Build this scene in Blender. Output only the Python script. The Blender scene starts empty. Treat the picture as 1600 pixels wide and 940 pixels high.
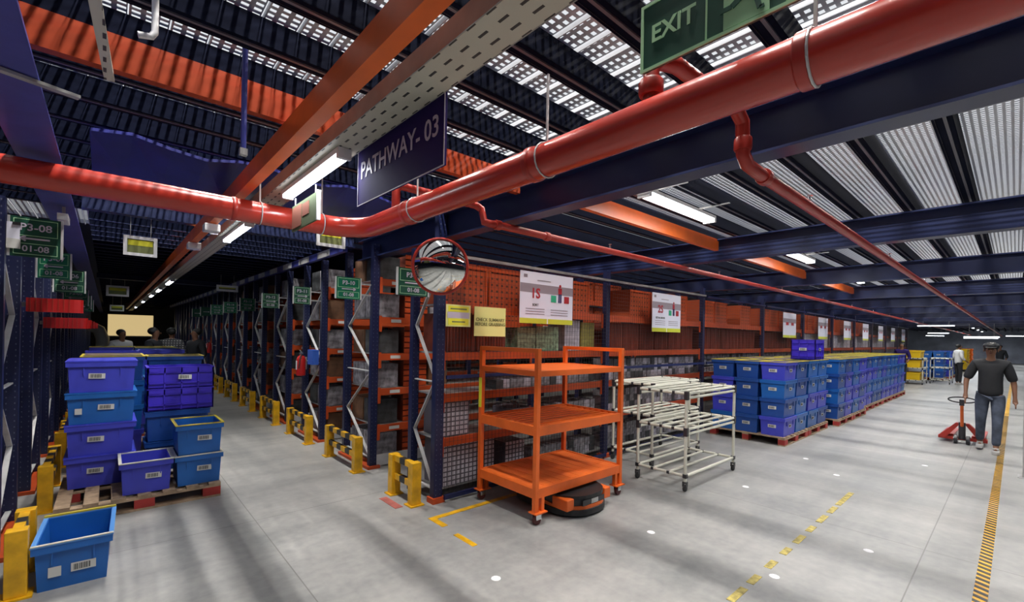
import bpy, bmesh, math, random
from mathutils import Vector, Matrix
random.seed(7)
R = math.radians
scene = bpy.context.scene
col = scene.collection

# ------------------------------------------------------------ camera, world, exposure
cam_d = bpy.data.cameras.new('camera')
cam_d.sensor_width = 36.0
cam_d.lens = 706.0 / 1600.0 * 36.0
cam_d.shift_y = 54.4 / 1600.0
cam_d.clip_end = 300
cam = bpy.data.objects.new('camera', cam_d)
col.objects.link(cam)
_a = R(41.83)
_f = Vector((math.sin(_a), math.cos(_a), 0)); _r = Vector((math.cos(_a), -math.sin(_a), 0)); _u = Vector((0, 0, 1))
_t = R(1.13)
_r2 = _r * math.cos(_t) + _u * math.sin(_t)
_u2 = -_r * math.sin(_t) + _u * math.cos(_t)
M3 = Matrix((_r2, _u2, -_f)).transposed()
cam.matrix_world = Matrix.Translation((0, 0, 1.68)) @ M3.to_4x4()
scene.camera = cam

w = bpy.data.worlds.new('world'); scene.world = w; w.use_nodes = True
w.node_tree.nodes['Background'].inputs[0].default_value = (0.93, 0.96, 1.0, 1)
w.node_tree.nodes['Background'].inputs[1].default_value = .85
scene.view_settings.view_transform = 'Standard'
scene.view_settings.look = 'None'
scene.view_settings.exposure = 0.0
scene.view_settings.gamma = 1.0
scene.view_settings.use_curve_mapping = False
scene.cycles.max_bounces = 6
scene.cycles.diffuse_bounces = 3
scene.cycles.glossy_bounces = 3
scene.cycles.transparent_max_bounces = 12
scene.cycles.sample_clamp_indirect = 4.0
scene.cycles.caustics_reflective = False
scene.cycles.caustics_refractive = False

# lamps of the storey above, shining down through the perforated deck
def upper_lamp(loc, sx, sy, power):
    l = bpy.data.lights.new('upper_storey_lamp', 'AREA'); l.shape = 'RECTANGLE'; l.size = sx; l.size_y = sy
    l.energy = power; l.color = (1.0, 0.96, 0.9)
    o = bpy.data.objects.new('upper_storey_lamp', l); col.objects.link(o); o.location = loc
    return o
UP = 1.95      # storey above
LAMP = .25     # tube lamps of this storey
for x_, y0_, L_, p_ in ((1.15, 1.0, 3.5, 1000), (1.15, 7.5, 3.5, 1000), (7.6, .9, 3.5, 1000), (14.0, .8, 4, 900), (21.0, .8, 4, 1000)):
    upper_lamp((x_, y0_, 8.0), .30, L_, p_ * UP)

# ------------------------------------------------------------ materials
def mat(name, c, rough=.5, metal=0., noise=0., nscale=8., spec=.5, bump=0., coat=0., emit=None, estr=0.):
    m = bpy.data.materials.new(name); m.use_nodes = True
    nt = m.node_tree; b = nt.nodes['Principled BSDF']
    b.inputs['Base Color'].default_value = (*c, 1); b.inputs['Roughness'].default_value = rough
    b.inputs['Metallic'].default_value = metal
    b.inputs['Specular IOR Level'].default_value = spec
    b.inputs['Coat Weight'].default_value = coat
    if emit:
        b.inputs['Emission Color'].default_value = (*emit, 1); b.inputs['Emission Strength'].default_value = estr
    if noise or bump:
        tc = nt.nodes.new('ShaderNodeTexCoord'); n = nt.nodes.new('ShaderNodeTexNoise')
        n.inputs['Scale'].default_value = nscale; n.inputs['Detail'].default_value = 4
        nt.links.new(tc.outputs['Object'], n.inputs['Vector'])
        if noise:
            mx = nt.nodes.new('ShaderNodeMix'); mx.data_type = 'RGBA'; mx.blend_type = 'MULTIPLY'
            mx.inputs['Factor'].default_value = 1
            mr = nt.nodes.new('ShaderNodeMapRange'); mr.inputs[1].default_value = .3; mr.inputs[2].default_value = .7
            mr.inputs[3].default_value = 1 - noise; mr.inputs[4].default_value = 1 + noise * .4
            nt.links.new(n.outputs['Fac'], mr.inputs[0])
            mx.inputs[6].default_value = (*c, 1)
            nt.links.new(mr.outputs[0], mx.inputs[7]); nt.links.new(mx.outputs[2], b.inputs['Base Color'])
        if bump:
            bp = nt.nodes.new('ShaderNodeBump'); bp.inputs['Strength'].default_value = bump; bp.inputs['Distance'].default_value = .01
            nt.links.new(n.outputs['Fac'], bp.inputs['Height']); nt.links.new(bp.outputs[0], b.inputs['Normal'])
    return m

def nd(nt, op, a, b=None, c=None):
    n = nt.nodes.new('ShaderNodeMath'); n.operation = op
    for i, v in enumerate((a, b, c)):
        if v is None: continue
        if isinstance(v, (int, float)): n.inputs[i].default_value = v
        else: nt.links.new(v, n.inputs[i])
    return n.outputs[0]

def pattern_mat(name, base, mark, px, pz, fx, fz, ax='X', az='Z', rough=.5, metal=0., transparent=False, noise=.2, ox=0., spec=.5):
    """a grid of small marks (or real openings) in a sheet, period px x pz, each mark covering fx x fz of its cell"""
    m = mat(name, base, rough, metal, spec=spec)
    nt = m.node_tree; b = nt.nodes['Principled BSDF']
    tc = nt.nodes.new('ShaderNodeTexCoord'); sp = nt.nodes.new('ShaderNodeSeparateXYZ')
    nt.links.new(tc.outputs['Object'], sp.inputs[0])
    def band(axis, per, frac, off):
        v = nd(nt, 'ADD', sp.outputs[axis], off + 100.0 * per)
        v = nd(nt, 'FRACT', nd(nt, 'DIVIDE', v, per))
        v = nd(nt, 'ABSOLUTE', nd(nt, 'SUBTRACT', v, .5))
        return nd(nt, 'LESS_THAN', v, frac / 2)
    f = nd(nt, 'MULTIPLY', band(ax, px, fx, ox), band(az, pz, fz, 0))
    if transparent:
        tr = nt.nodes.new('ShaderNodeBsdfTransparent'); ms = nt.nodes.new('ShaderNodeMixShader')
        nt.links.new(f, ms.inputs[0]); nt.links.new(b.outputs[0], ms.inputs[1]); nt.links.new(tr.outputs[0], ms.inputs[2])
        nt.links.new(ms.outputs[0], nt.nodes['Material Output'].inputs[0])
    else:
        mx = nt.nodes.new('ShaderNodeMix'); mx.data_type = 'RGBA'
        nt.links.new(f, mx.inputs[0]); mx.inputs[6].default_value = (*base, 1); mx.inputs[7].default_value = (*mark, 1)
        nt.links.new(mx.outputs[2], b.inputs['Base Color'])
    return m

NAVY = (.016, .026, .11)
M = {}
M['navy'] = mat('navy_paint', (.012,.019,.085), .42, noise=.25, nscale=3)
M['navy_beam'] = mat('navy_beam_paint', (.012, .021, .082), .38, noise=.3, nscale=1.5)
M['navy_light'] = mat('violet_blue_paint', (.05, .06, .30), .4, noise=.2)
M['navy_deck'] = mat('navy_deck_sheet', (.006, .010, .045), .5, noise=.3, nscale=2)
M['upright'] = pattern_mat('navy_upright_slots', (.009,.014,.060), (.09, .10, .16), .05, .05, .16, .26, 'X', 'Z', .38, ox=.0)
M['orange'] = mat('orange_powder_coat', (.76, .135, .018), .38, noise=.15, nscale=5)
M['orange_rack'] = mat('orange_rack_paint', (.50, .066, .010), .45, noise=.2, nscale=4)
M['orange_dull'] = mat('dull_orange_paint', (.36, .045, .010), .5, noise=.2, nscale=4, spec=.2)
M['orange_board'] = mat('orange_board', (.85, .17, .03), .4, noise=.35, nscale=3)
M['orange_bin'] = pattern_mat('orange_perforated_sheet', (.42, .062, .010), (.09, .02, .006), .075, .07, .4, .35, 'X', 'Z', .5)
M['brown_bin'] = mat('rust_corrugated_board', (.17, .024, .008), .6, noise=.35, nscale=6)
M['red'] = mat('red_pipe_enamel', (.47, .036, .022), .27, noise=.12, nscale=2, coat=.2)
M['red_dark'] = mat('dark_red_enamel', (.40, .03, .02), .35, noise=.15)
M['red_plastic'] = mat('red_plastic', (.50, .010, .010), .45)
M['maroon'] = mat('maroon_rubber', (.10, .02, .02), .6)
M['galv'] = mat('galvanised_steel', (.50, .50, .50), .42, metal=.6, noise=.3, nscale=6)
M['galv_light'] = mat('pale_galvanised_steel', (.62, .62, .63), .45, metal=.25, noise=.2, nscale=6)
M['purlin'] = mat('dark_purlin_steel', (.004, .006, .018), .8, spec=.05, noise=.3, nscale=3)
M['purlin_lip'] = mat('pale_purlin_edge', (.12, .12, .15), .5, metal=.3, noise=.3, nscale=3)
M['slotted'] = pattern_mat('slotted_grey_channel', (.50, .48, .40), (.03, .03, .03), .05, .10, .22, .45, 'X', 'Y', .5, ox=.0)
M['grey_side'] = mat('grey_channel_side', (.30, .30, .29), .5, noise=.2)
M['deck'] = pattern_mat('perforated_deck', (.46, .48, .52), None, .05, .04, .62, .60, 'X', 'Y', .45, .3, True)
M['deck_fine'] = pattern_mat('finely_perforated_deck', (.58, .60, .66), None, .035, .035, .62, .60, 'X', 'Y', .45, .3, True)
M['yellow'] = mat('yellow_guard_paint', (.78, .42, .01), .4, noise=.35, nscale=9)
M['black'] = mat('black_paint', (.012, .012, .014), .45)
M['rubber'] = mat('black_rubber', (.02, .02, .022), .7)
M['dark'] = mat('dark_plastic', (.03, .03, .035), .35)
M['white'] = mat('white_plastic', (.78, .78, .80), .5)
M['cream'] = mat('cream_coated_pipe', (.66, .65, .56), .35, noise=.1)
M['silver'] = mat('bright_metal', (.75, .75, .77), .25, metal=.9)
M['blue'] = mat('azure_crate_plastic', (.012, .125, .46), .38, noise=.1, nscale=5)
M['blue_d'] = mat('deep_blue_crate_plastic', (.012, .07, .32), .4, noise=.1)
M['indigo'] = mat('indigo_crate_plastic', (.055, .065, .56), .38, noise=.1, nscale=5)
M['violet'] = mat('violet_blue_crate_plastic', (.055, .03, .55), .4, noise=.1)
M['lightblue'] = mat('light_blue_crate_plastic', (.10, .30, .72), .35)
M['yrim'] = mat('yellow_rim_strip', (.62, .50, .05), .45)
M['crate_yellow'] = mat('yellow_crate_plastic', (.80, .52, .01), .4)
M['crate_orange'] = mat('orange_crate_plastic', (.80, .16, .01), .4)
M['label'] = mat('white_label_paper', (.62, .62, .60), .6)
M['ink'] = mat('black_print', (.06, .06, .06), .6)
M['wood'] = mat('pallet_wood', (.40, .28, .18), .75, noise=.4, nscale=14, bump=.3)
M['red_block'] = mat('red_painted_block', (.42, .035, .03), .6, noise=.3)
M['green_sign'] = mat('green_sign_board', (.006, .13, .07), .35)
M['green_dark'] = mat('dark_green_sign_board', (.006, .062, .038), .4)
M['green_pale'] = mat('pale_green_print', (.36, .62, .36), .5)
M['violet_sign'] = mat('deep_violet_sign_board', (.022, .012, .095), .75, spec=.15)
M['sign_print'] = mat('pale_lilac_print', (.50, .45, .55), .5)
M['paper'] = mat('white_poster_paper', (.70, .70, .82), .5)
M['poster_grey'] = mat('grey_poster_band', (.26, .22, .26), .5)
M['lime'] = mat('lime_poster_band', (.50, .52, .03), .5)
M['crimson'] = mat('crimson_print', (.36, .01, .02), .5)
M['teal'] = mat('green_print', (.02, .34, .18), .5)
M['yellow_paper'] = mat('pale_yellow_paper', (.72, .72, .26), .5)
M['bright_yellow'] = mat('bright_yellow_paper', (.75, .72, .04), .5)
M['olive'] = mat('olive_print', (.16, .18, .06), .6)
M['carton'] = mat('pale_grey_carton', (.27, .26, .29), .65, noise=.7, nscale=14)
M['carton_lilac'] = mat('lilac_white_carton', (.50, .47, .54), .6, noise=.4, nscale=14)
M['carton_dark'] = mat('dark_grey_carton', (.05, .055, .06), .6, noise=.6, nscale=12)
M['carton_brown'] = mat('brown_carton', (.17, .08, .04), .7, noise=.4, nscale=9)
M['carton_green'] = mat('green_white_carton', (.28, .42, .26), .6, noise=.7, nscale=22)
M['grid_carton'] = pattern_mat('white_grid_pack', (.12, .11, .14), (.60, .58, .64), .055, .05, .72, .72, 'X', 'Z', .6)
M['mirror'] = mat('convex_mirror_glass', (.85, .87, .85), .04, metal=1.0)
M['tube'] = mat('lit_tube', (1, 1, 1), .5, emit=(.86, .93, 1.0), estr=9)
M['skin'] = mat('brown_skin', (.20, .09, .05), .55)
M['hair'] = mat('black_hair', (.01, .009, .009), .6, bump=.4, nscale=60)
M['shirt_black'] = mat('black_cotton', (.012, .013, .017), .8, noise=.3)
M['denim'] = mat('grey_blue_denim', (.065, .08, .12), .85, noise=.5, nscale=10)
M['trouser_dark'] = mat('dark_trouser_cloth', (.015, .016, .022), .8)
M['shirt_white'] = mat('pale_grey_cotton', (.5, .5, .5), .8)
M['shirt_check'] = pattern_mat('grey_check_cotton', (.05, .05, .055), (.30, .29, .28), .05, .05, .5, .5, 'X', 'Z', .8)
M['shoe'] = mat('pale_shoe_leather', (.45, .44, .43), .6)
M['sheet_blue'] = mat('blue_tarpaulin', (.010, .016, .20), .5, noise=.4, nscale=3)
M['wall'] = mat('dim_wall_sheet', (.05, .055, .09), .7, noise=.3, nscale=1)
M['wall_pale'] = mat('pale_blue_wall_sheet', (.40, .43, .52), .7, noise=.4, nscale=.8)
M['wire'] = mat('dark_wire_mesh', (.06, .045, .045), .5, metal=.3)

def floor_mat():
    m = mat('polished_concrete', (.4, .4, .39), .42)
    nt = m.node_tree; b = nt.nodes['Principled BSDF']
    tc = nt.nodes.new('ShaderNodeTexCoord')
    def noise(s, det, sc=None):
        n = nt.nodes.new('ShaderNodeTexNoise'); n.inputs['Scale'].default_value = s; n.inputs['Detail'].default_value = det
        if sc:
            mp = nt.nodes.new('ShaderNodeMapping'); mp.inputs['Scale'].default_value = sc
            nt.links.new(tc.outputs['Object'], mp.inputs[0]); nt.links.new(mp.outputs[0], n.inputs['Vector'])
        else: nt.links.new(tc.outputs['Object'], n.inputs['Vector'])
        return n.outputs['Fac']
    a = noise(.9, 6); c = noise(14, 6); d = noise(3, 5, (1, .12, 1)); e = noise(3, 5, (.12, 1, 1))
    s = nd(nt, 'ADD', nd(nt, 'MULTIPLY', a, .34), nd(nt, 'MULTIPLY', c, .20))
    s = nd(nt, 'ADD', s, nd(nt, 'MULTIPLY', nd(nt, 'ADD', d, e), .23))
    cr = nt.nodes.new('ShaderNodeValToRGB')
    cr.color_ramp.elements[0].position = .36; cr.color_ramp.elements[0].color = (.17, .178, .18, 1)
    cr.color_ramp.elements[1].position = .66; cr.color_ramp.elements[1].color = (.44, .43, .41, 1)
    nt.links.new(s, cr.inputs[0])
    # saw-cut joints
    sp = nt.nodes.new('ShaderNodeSeparateXYZ'); nt.links.new(tc.outputs['Object'], sp.inputs[0])
    def joint(axis, off, per):
        v = nd(nt, 'FRACT', nd(nt, 'DIVIDE', nd(nt, 'ADD', sp.outputs[axis], off + 400 * per), per))
        return nd(nt, 'LESS_THAN', nd(nt, 'ABSOLUTE', nd(nt, 'SUBTRACT', v, .5)), .004 / per)
    j = nd(nt, 'MAXIMUM', joint('X', 1.0, 4.0), joint('Y', -2.48, 4.0))
    mx = nt.nodes.new('ShaderNodeMix'); mx.data_type = 'RGBA'
    nt.links.new(nd(nt, 'MULTIPLY', j, .6), mx.inputs[0]); nt.links.new(cr.outputs[0], mx.inputs[6]); mx.inputs[7].default_value = (.10, .10, .09, 1)
    nt.links.new(mx.outputs[2], b.inputs['Base Color'])
    rr = nt.nodes.new('ShaderNodeMapRange'); rr.inputs[3].default_value = .30; rr.inputs[4].default_value = .55
    nt.links.new(c, rr.inputs[0]); nt.links.new(rr.outputs[0], b.inputs['Roughness'])
    return m
M['floor'] = floor_mat()

# ------------------------------------------------------------ helpers
class MB:
    def __init__(s): s.v = []; s.f = []
    def box(s, x0, y0, z0, x1, y1, z1):
        if x0 > x1: x0, x1 = x1, x0
        if y0 > y1: y0, y1 = y1, y0
        if z0 > z1: z0, z1 = z1, z0
        n = len(s.v)
        s.v += [(x0, y0, z0), (x1, y0, z0), (x1, y1, z0), (x0, y1, z0), (x0, y0, z1), (x1, y0, z1), (x1, y1, z1), (x0, y1, z1)]
        s.f += [tuple(n + i for i in q) for q in ((0, 3, 2, 1), (4, 5, 6, 7), (0, 1, 5, 4), (1, 2, 6, 5), (2, 3, 7, 6), (3, 0, 4, 7))]
        return s
    def hexa(s, bot, top):
        n = len(s.v); s.v += list(bot) + list(top)
        s.f += [tuple(n + i for i in q) for q in ((0, 3, 2, 1), (4, 5, 6, 7), (0, 1, 5, 4), (1, 2, 6, 5), (2, 3, 7, 6), (3, 0, 4, 7))]
        return s
    def bar(s, a, b, w, h=None, up=(0, 0, 1)):
        h = h or w; a = Vector(a); b = Vector(b); d = (b - a).normalized(); up = Vector(up)
        if abs(d.dot(up)) > .97: up = Vector((1, 0, 0)) if abs(d.x) < .9 else Vector((0, 1, 0))
        x = d.cross(up).normalized(); y = x.cross(d).normalized()
        q = [x * (i * w / 2) + y * (j * h / 2) for i, j in ((-1, -1), (1, -1), (1, 1), (-1, 1))]
        return s.hexa([tuple(a + k) for k in q], [tuple(b + k) for k in q])
    def tube(s, pts, r, n=12, caps=True):
        pts = [Vector(p) for p in pts]; rings = []
        prev = None
        for i, p in enumerate(pts):
            if i == 0: d = pts[1] - p
            elif i == len(pts) - 1: d = p - pts[i - 1]
            else: d = (pts[i + 1] - p).normalized() + (p - pts[i - 1]).normalized()
            d.normalize()
            if prev is None:
                up = Vector((0, 0, 1)) if abs(d.z) < .9 else Vector((1, 0, 0))
                x = d.cross(up).normalized()
            else:
                x = (prev - d * prev.dot(d)).normalized()
            prev = x; y = d.cross(x)
            rr = r[i] if isinstance(r, (list, tuple)) else r
            base = len(s.v)
            s.v += [tuple(p + (x * math.cos(2 * math.pi * k / n) + y * math.sin(2 * math.pi * k / n)) * rr) for k in range(n)]
            rings.append(base)
        for a, b in zip(rings, rings[1:]):
            for k in range(n): s.f.append((a + k, a + (k + 1) % n, b + (k + 1) % n, b + k))
        if caps:
            s.f.append(tuple(rings[0] + k for k in reversed(range(n)))); s.f.append(tuple(rings[-1] + k for k in range(n)))
        return s
    def lathe(s, prof, c=(0, 0, 0), n=20, axis='Z'):
        base = len(s.v)
        for r, z in prof:
            for k in range(n):
                a = 2 * math.pi * k / n; p = (r * math.cos(a), r * math.sin(a), z)
                if axis == 'Y': p = (p[0], p[2], p[1])
                if axis == 'X': p = (p[2], p[0], p[1])
                s.v.append((c[0] + p[0], c[1] + p[1], c[2] + p[2]))
        for i in range(len(prof) - 1):
            for k in range(n):
                a = base + i * n; b = a + n; s.f.append((a + k, a + (k + 1) % n, b + (k + 1) % n, b + k))
        s.f.append(tuple(base + k for k in reversed(range(n)))); e = base + (len(prof) - 1) * n; s.f.append(tuple(e + k for k in range(n)))
        return s
    def ball(s, c, r, n=12, sz=(1, 1, 1)):
        prof = [(max(.0005, r * math.sin(math.pi * i / 8)), -r * math.cos(math.pi * i / 8)) for i in range(9)]
        m = MB().lathe(prof, (0, 0, 0), n); b = len(s.v)
        s.v += [(c[0] + v[0] * sz[0], c[1] + v[1] * sz[1], c[2] + v[2] * sz[2]) for v in m.v]
        s.f += [tuple(b + i for i in f) for f in m.f]
        return s
    def mesh(s, name, m, smooth=False):
        me = bpy.data.meshes.new(name); me.from_pydata(s.v, [], s.f)
        bm = bmesh.new(); bm.from_mesh(me); bmesh.ops.recalc_face_normals(bm, faces=bm.faces); bm.to_mesh(me); bm.free()
        me.materials.append(m)
        if smooth:
            me.shade_smooth()
            try: me.set_sharp_from_angle(angle=R(40))
            except Exception: pass
        return me
    def build(s, name, m, parent=None, smooth=False, loc=None, rot=None, bevel=0):
        o = bpy.data.objects.new(name, s.mesh(name, m, smooth)); col.objects.link(o)
        if parent: o.parent = parent
        if loc: o.location = loc
        if rot: o.rotation_euler = rot
        if bevel:
            b = o.modifiers.new('bevel', 'BEVEL'); b.width = bevel; b.segments = 2; b.limit_method = 'ANGLE'
        return o

def tag(o, label=None, cat=None, group=None, kind=None):
    if label: o['label'] = label
    if cat: o['category'] = cat
    if group: o['group'] = group
    if kind: o['kind'] = kind
    return o
def thing(name, label, cat, loc=(0, 0, 0), rz=0, group=None):
    o = bpy.data.objects.new(name, None); col.objects.link(o); o.empty_display_size = .1
    o.location = loc; o.rotation_euler = (0, 0, rz)
    return tag(o, label, cat, group)
def copy_tree(o, parent=None):
    c = o.copy(); col.objects.link(c); c.parent = parent
    for ch in KIDS(o): copy_tree(ch, c)
    return c
def KIDS(o): return [x for x in list(o.children)]
def place(proto, used, loc, rz=0, label=None, group=None, cat=None):
    """first call moves the prototype itself, later ones copy it"""
    o = proto if not used.get(proto.name) else copy_tree(proto)
    used[proto.name] = True
    o.location = loc; o.rotation_euler = (0, 0, rz)
    if label: o['label'] = label
    if group: o['group'] = group
    elif 'group' in o: del o['group']
    if cat: o['category'] = cat
    return o
def text(name, s, size, m, parent, loc, bold=.0, align='CENTER', sx=1.0, rz=0, tilt=0):
    cu = bpy.data.curves.new(name, 'FONT'); cu.body = s; cu.size = size; cu.extrude = .0008; cu.offset = bold
    cu.align_x = align; cu.align_y = 'CENTER'; cu.resolution_u = 3
    t = bpy.data.objects.new(name, cu); col.objects.link(t)
    bpy.context.view_layer.update()
    me = bpy.data.meshes.new_from_object(t.evaluated_get(bpy.context.evaluated_depsgraph_get()))
    bpy.data.objects.remove(t); me.materials.clear(); me.materials.append(m)
    me.transform(Matrix.Rotation(R(90), 4, 'X') @ Matrix.Scale(sx, 4, (1, 0, 0)))
    o = bpy.data.objects.new(name, me); col.objects.link(o); o.parent = parent; o.location = loc
    o.rotation_euler = (0, tilt, rz)
    return o
def struct(name, mb, m, smooth=False):
    return tag(mb.build(name, m, smooth=smooth), kind='structure')
ORD = ['first', 'second', 'third', 'fourth', 'fifth', 'sixth', 'seventh', 'eighth', 'ninth', 'tenth', 'eleventh', 'twelfth',
       'thirteenth', 'fourteenth', 'fifteenth', 'sixteenth', 'seventeenth', 'eighteenth', 'nineteenth', 'twentieth']
NEW = {}

# ------------------------------------------------------------ setting: floor, walls, deck
struct('floor', MB().box(-9, -9, -.2, 95, 75, 0), M['floor'])
struct('wall_left', MB().box(-9.2, -9, 0, -9, 75, 3.4), M['wall'])
struct('wall_back', MB().box(-9, -9.2, 0, 95, -9, 3.4), M['wall'])
struct('wall_right', MB().box(64, -9, 0, 64.2, 75, 3.4), M['wall_pale'])
struct('wall_far', MB().box(-9, 40, 0, 64, 40.2, 3.4), M['wall'])
DZ = 3.10
dk = MB()
x = -4.0
while x < 2.5:                                  # ribbed planks over the crossing, openings punched through them
    dk.box(x, -4, DZ, x + .145, 8.5, DZ + .004); x += .15
x = -4.0
while x < 2.5:
    dk.box(x, -4, DZ - .022, x + .006, 8.5, DZ); x += .15
struct('ceiling', dk, M['deck'])
dk = MB().box(2.5, -4, DZ, 45, 7.0, DZ + .004)
struct('ceiling_right_deck', dk, M['deck_fine'])
sd = MB().box(-9, 8.5, DZ, 2.5, 75, DZ + .05).box(2.5, 7.0, DZ, 95, 75, DZ + .05).box(45, -9, DZ, 95, 7.0, DZ + .05)
sd.box(-9, -9, DZ, 95, -4, DZ + .05).box(-9, -4, DZ, -4, 8.5, DZ + .05)
struct('ceiling_solid_deck', sd, M['navy_deck'])

# painted floor lines
fl_ = MB()
struct('trim_floor_line_1', MB().box(2.20, 3.50, 0, 3.30, 3.56, .003).box(2.20, 3.32, 0, 2.26, 3.5, .003), M['yellow'])
struct('trim_floor_line_2', MB().box(2.185, 2.86, 0, 2.235, 3.13, .003), M['yellow'])
tp = MB(); x = 2.4
while x < 6.2: tp.box(x, 1.185, 0, x + random.uniform(.15, .3), 1.235, .003); x += random.uniform(.3, .36)
struct('trim_floor_line_3', tp, mat('worn_yellow_line', (.50, .40, .10), .6, noise=.6, nscale=20))
struct('trim_floor_tape', MB().box(3.2, .105, 0, 40, .175, .003), M['yellow'])
tp = MB(); x = 3.2
while x < 16: tp.hexa([(x, .105, .003), (x + .04, .105, .003), (x + .075, .175, .003), (x + .035, .175, .003)], [(x, .105, .005), (x + .04, .105, .005), (x + .075, .175, .005), (x + .035, .175, .005)]); x += .085
struct('trim_floor_tape_stripes', tp, M['black'])
struct('trim_red_floor_patch', MB().box(2.08, 3.95, 0, 2.16, 4.3, .003), mat('faded_red_paint', (.45, .12, .10), .6, noise=.4))
for (x, y) in ((3.541, 2.097), (4.611, .778), (3.575, 1.133), (5.49, 2.057), (8.445, .826), (2.029, 2.384), (6.9, 1.5), (7.5, 2.0)):
    o = MB().lathe([(.035, 0), (.03, .003)], n=10).build('floor_marker', M['white'], loc=(x, y, 0))
    tag(o, 'small round white location sticker stuck on the grey concrete floor', 'sticker', 'white floor location stickers')

# ------------------------------------------------------------ mezzanine steel
BX = [2.55, 5.55, 8.85, 12.2, 15.6, 19.0, 22.4, 25.8, 29.2, 32.6, 36]
for i, x in enumerate(BX):
    t = thing('steel_beam', 'deep navy steel I-beam spanning the right aisle, %s one from the corner column' % ORD[i], 'beam', (x, 0, 2.64))
    MB().box(-.07, -6, 0, .07, 5.9, .014).build('bottom_flange', M['navy_beam'], t)
    MB().box(-.005, -6, .014, .005, 5.9, .246).build('web', M['navy_beam'], t)
    MB().box(-.07, -6, .246, .07, 5.9, .26).build('top_flange', M['navy_beam'], t)
t = thing('steel_beam', 'violet-blue steel beam running along the left rack row overhead', 'beam', (-.30, 0, 2.62))
MB().box(-.09, -5, 0, .09, 40, .014).build('bottom_flange', M['navy_light'], t)
MB().box(-.006, -5, .014, .006, 40, .28).build('web', M['navy_light'], t)
t = thing('orange_beam', 'long orange box beam hung above the left aisle beside the grey slotted channel', 'beam', (.665, 0, 2.64))
MB().box(0, -4, 0, .065, 30, .11).build('beam_body', M['orange'], t)
MB().box(.012, -4, .11, .053, 30, .14).build('step', M['orange'], t)
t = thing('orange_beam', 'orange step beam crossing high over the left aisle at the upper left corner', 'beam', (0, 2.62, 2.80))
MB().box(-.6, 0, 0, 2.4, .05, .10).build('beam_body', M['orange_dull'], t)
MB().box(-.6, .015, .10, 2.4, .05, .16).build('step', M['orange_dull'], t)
t = thing('orange_beam', 'orange beam lying above the first navy I-beam beside the bright tube lamp', 'beam', (0, 2.38, 2.74))
MB().box(2.65, 0, 0, 5.4, .05, .11).build('beam_body', M['orange'], t)
MB().box(2.65, .015, .11, 5.4, .05, .14).build('step', M['orange'], t)
for k, (xa, xb) in enumerate(((5.65, 8.75), (8.95, 12.1))):
    t = thing('orange_beam', 'orange beam between the %s and %s navy I-beams over the right aisle' % (ORD[k + 1], ORD[k + 2]), 'beam', (0, 2.38, 2.74))
    MB().box(xa, 0, 0, xb, .05, .11).build('beam_body', M['orange'], t)
    MB().box(xa, .015, .11, xb, .05, .14).build('step', M['orange'], t)
t = thing('slotted_channel', 'long pale grey slotted steel channel carrying the tube lamps over the left aisle', 'channel', (.905, 0, 2.64))
MB().box(-.075, -4, 0, .075, 32, .004).build('slotted_face', M['slotted'], t)
MB().box(-.08, -4, 0, -.076, 32, .08).box(.076, -4, 0, .08, 32, .08).build('side_lips', M['grey_side'], t)
# purlins
pz = 2.955
def purlin_mesh(x0, x1, step=1):
    a = MB().box(x0, -.045, 0, x1, -.04, .12).box(x0, -.045, .0, x1, .045, .006).box(x0, -.045, .114, x1, .03, .12).box(x0, .025, 0, x1, .03, .02)
    return a
pl = thing('steel_purlin', 'dark steel purlin under the perforated deck over the crossing', 'purlin', (0, 0, 0))
purlin_mesh(-4, 61).build('channel_body', M['purlin'], pl)
MB().box(-4, -.02, -.008, 61, -.005, 0).box(-4, .03, 0, 61, .034, .012).build('lower_edge', M['purlin_lip'], pl)  # paler grey strips along the lower edges of the channel
y = -3.3
while y < 6.8:
    place(pl, NEW, (0, y, pz), label='dark steel purlin under the perforated deck over the crossing', group='purlins under the perforated deck'); y += .4
p2 = thing('steel_purlin', 'navy steel purlin', 'purlin')
MB().box(-.18, -.04, 0, 2.4, -.03, .14).box(-.18, -.04, 0, 2.4, .05, .008).build('channel_body', M['purlin'], p2)
MB().box(-.18, -.045, -.006, 2.4, -.03, .004).build('lower_edge', M['navy_beam'], p2)  # thin strip in beam navy along the lower front edge
y = 7.1
while y < 32:
    place(p2, NEW, (0, y, 2.92), label='navy steel purlin close under the deck above the left aisle, beyond the red pipe', group='purlins over the left aisle'); y += .4 if y < 20 else .9
# big navy girder crossing the left aisle beyond the pipe, and blue sheet stored above it
for yy, nm in ((5.9, 'just beyond the red pipe'), (13.8, 'far down the aisle')):
    t = thing('steel_beam', 'navy cross girder over the left aisle, ' + nm, 'beam', (0, yy, 2.80))
    MB().box(-.2, -.06, 0, 2.42, .06, .012).build('bottom_flange', M['navy_beam'], t)
    MB().box(-.2, -.005, .012, 2.42, .005, .12).build('web', M['navy_beam'], t)
bs = MB()
for i in range(12):
    xa = -.1 + i * .2; dz_ = .03 * math.sin(i * 1.7)
    bs.hexa([(xa, 3.80, 2.885 + dz_), (xa + .2, 3.80, 2.885 + .03 * math.sin((i + 1) * 1.7)), (xa + .2, 4.5, 2.80), (xa, 4.5, 2.80)], [(xa, 3.80, 2.905 + dz_), (xa + .2, 3.80, 2.905 + .03 * math.sin((i + 1) * 1.7)), (xa + .2, 4.5, 2.82), (xa, 4.5, 2.82)])
tag(bs.build('blue_sheet', M['sheet_blue']), 'folded bright blue sheet hanging under the deck past the orange cross beam', 'sheet')

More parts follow.
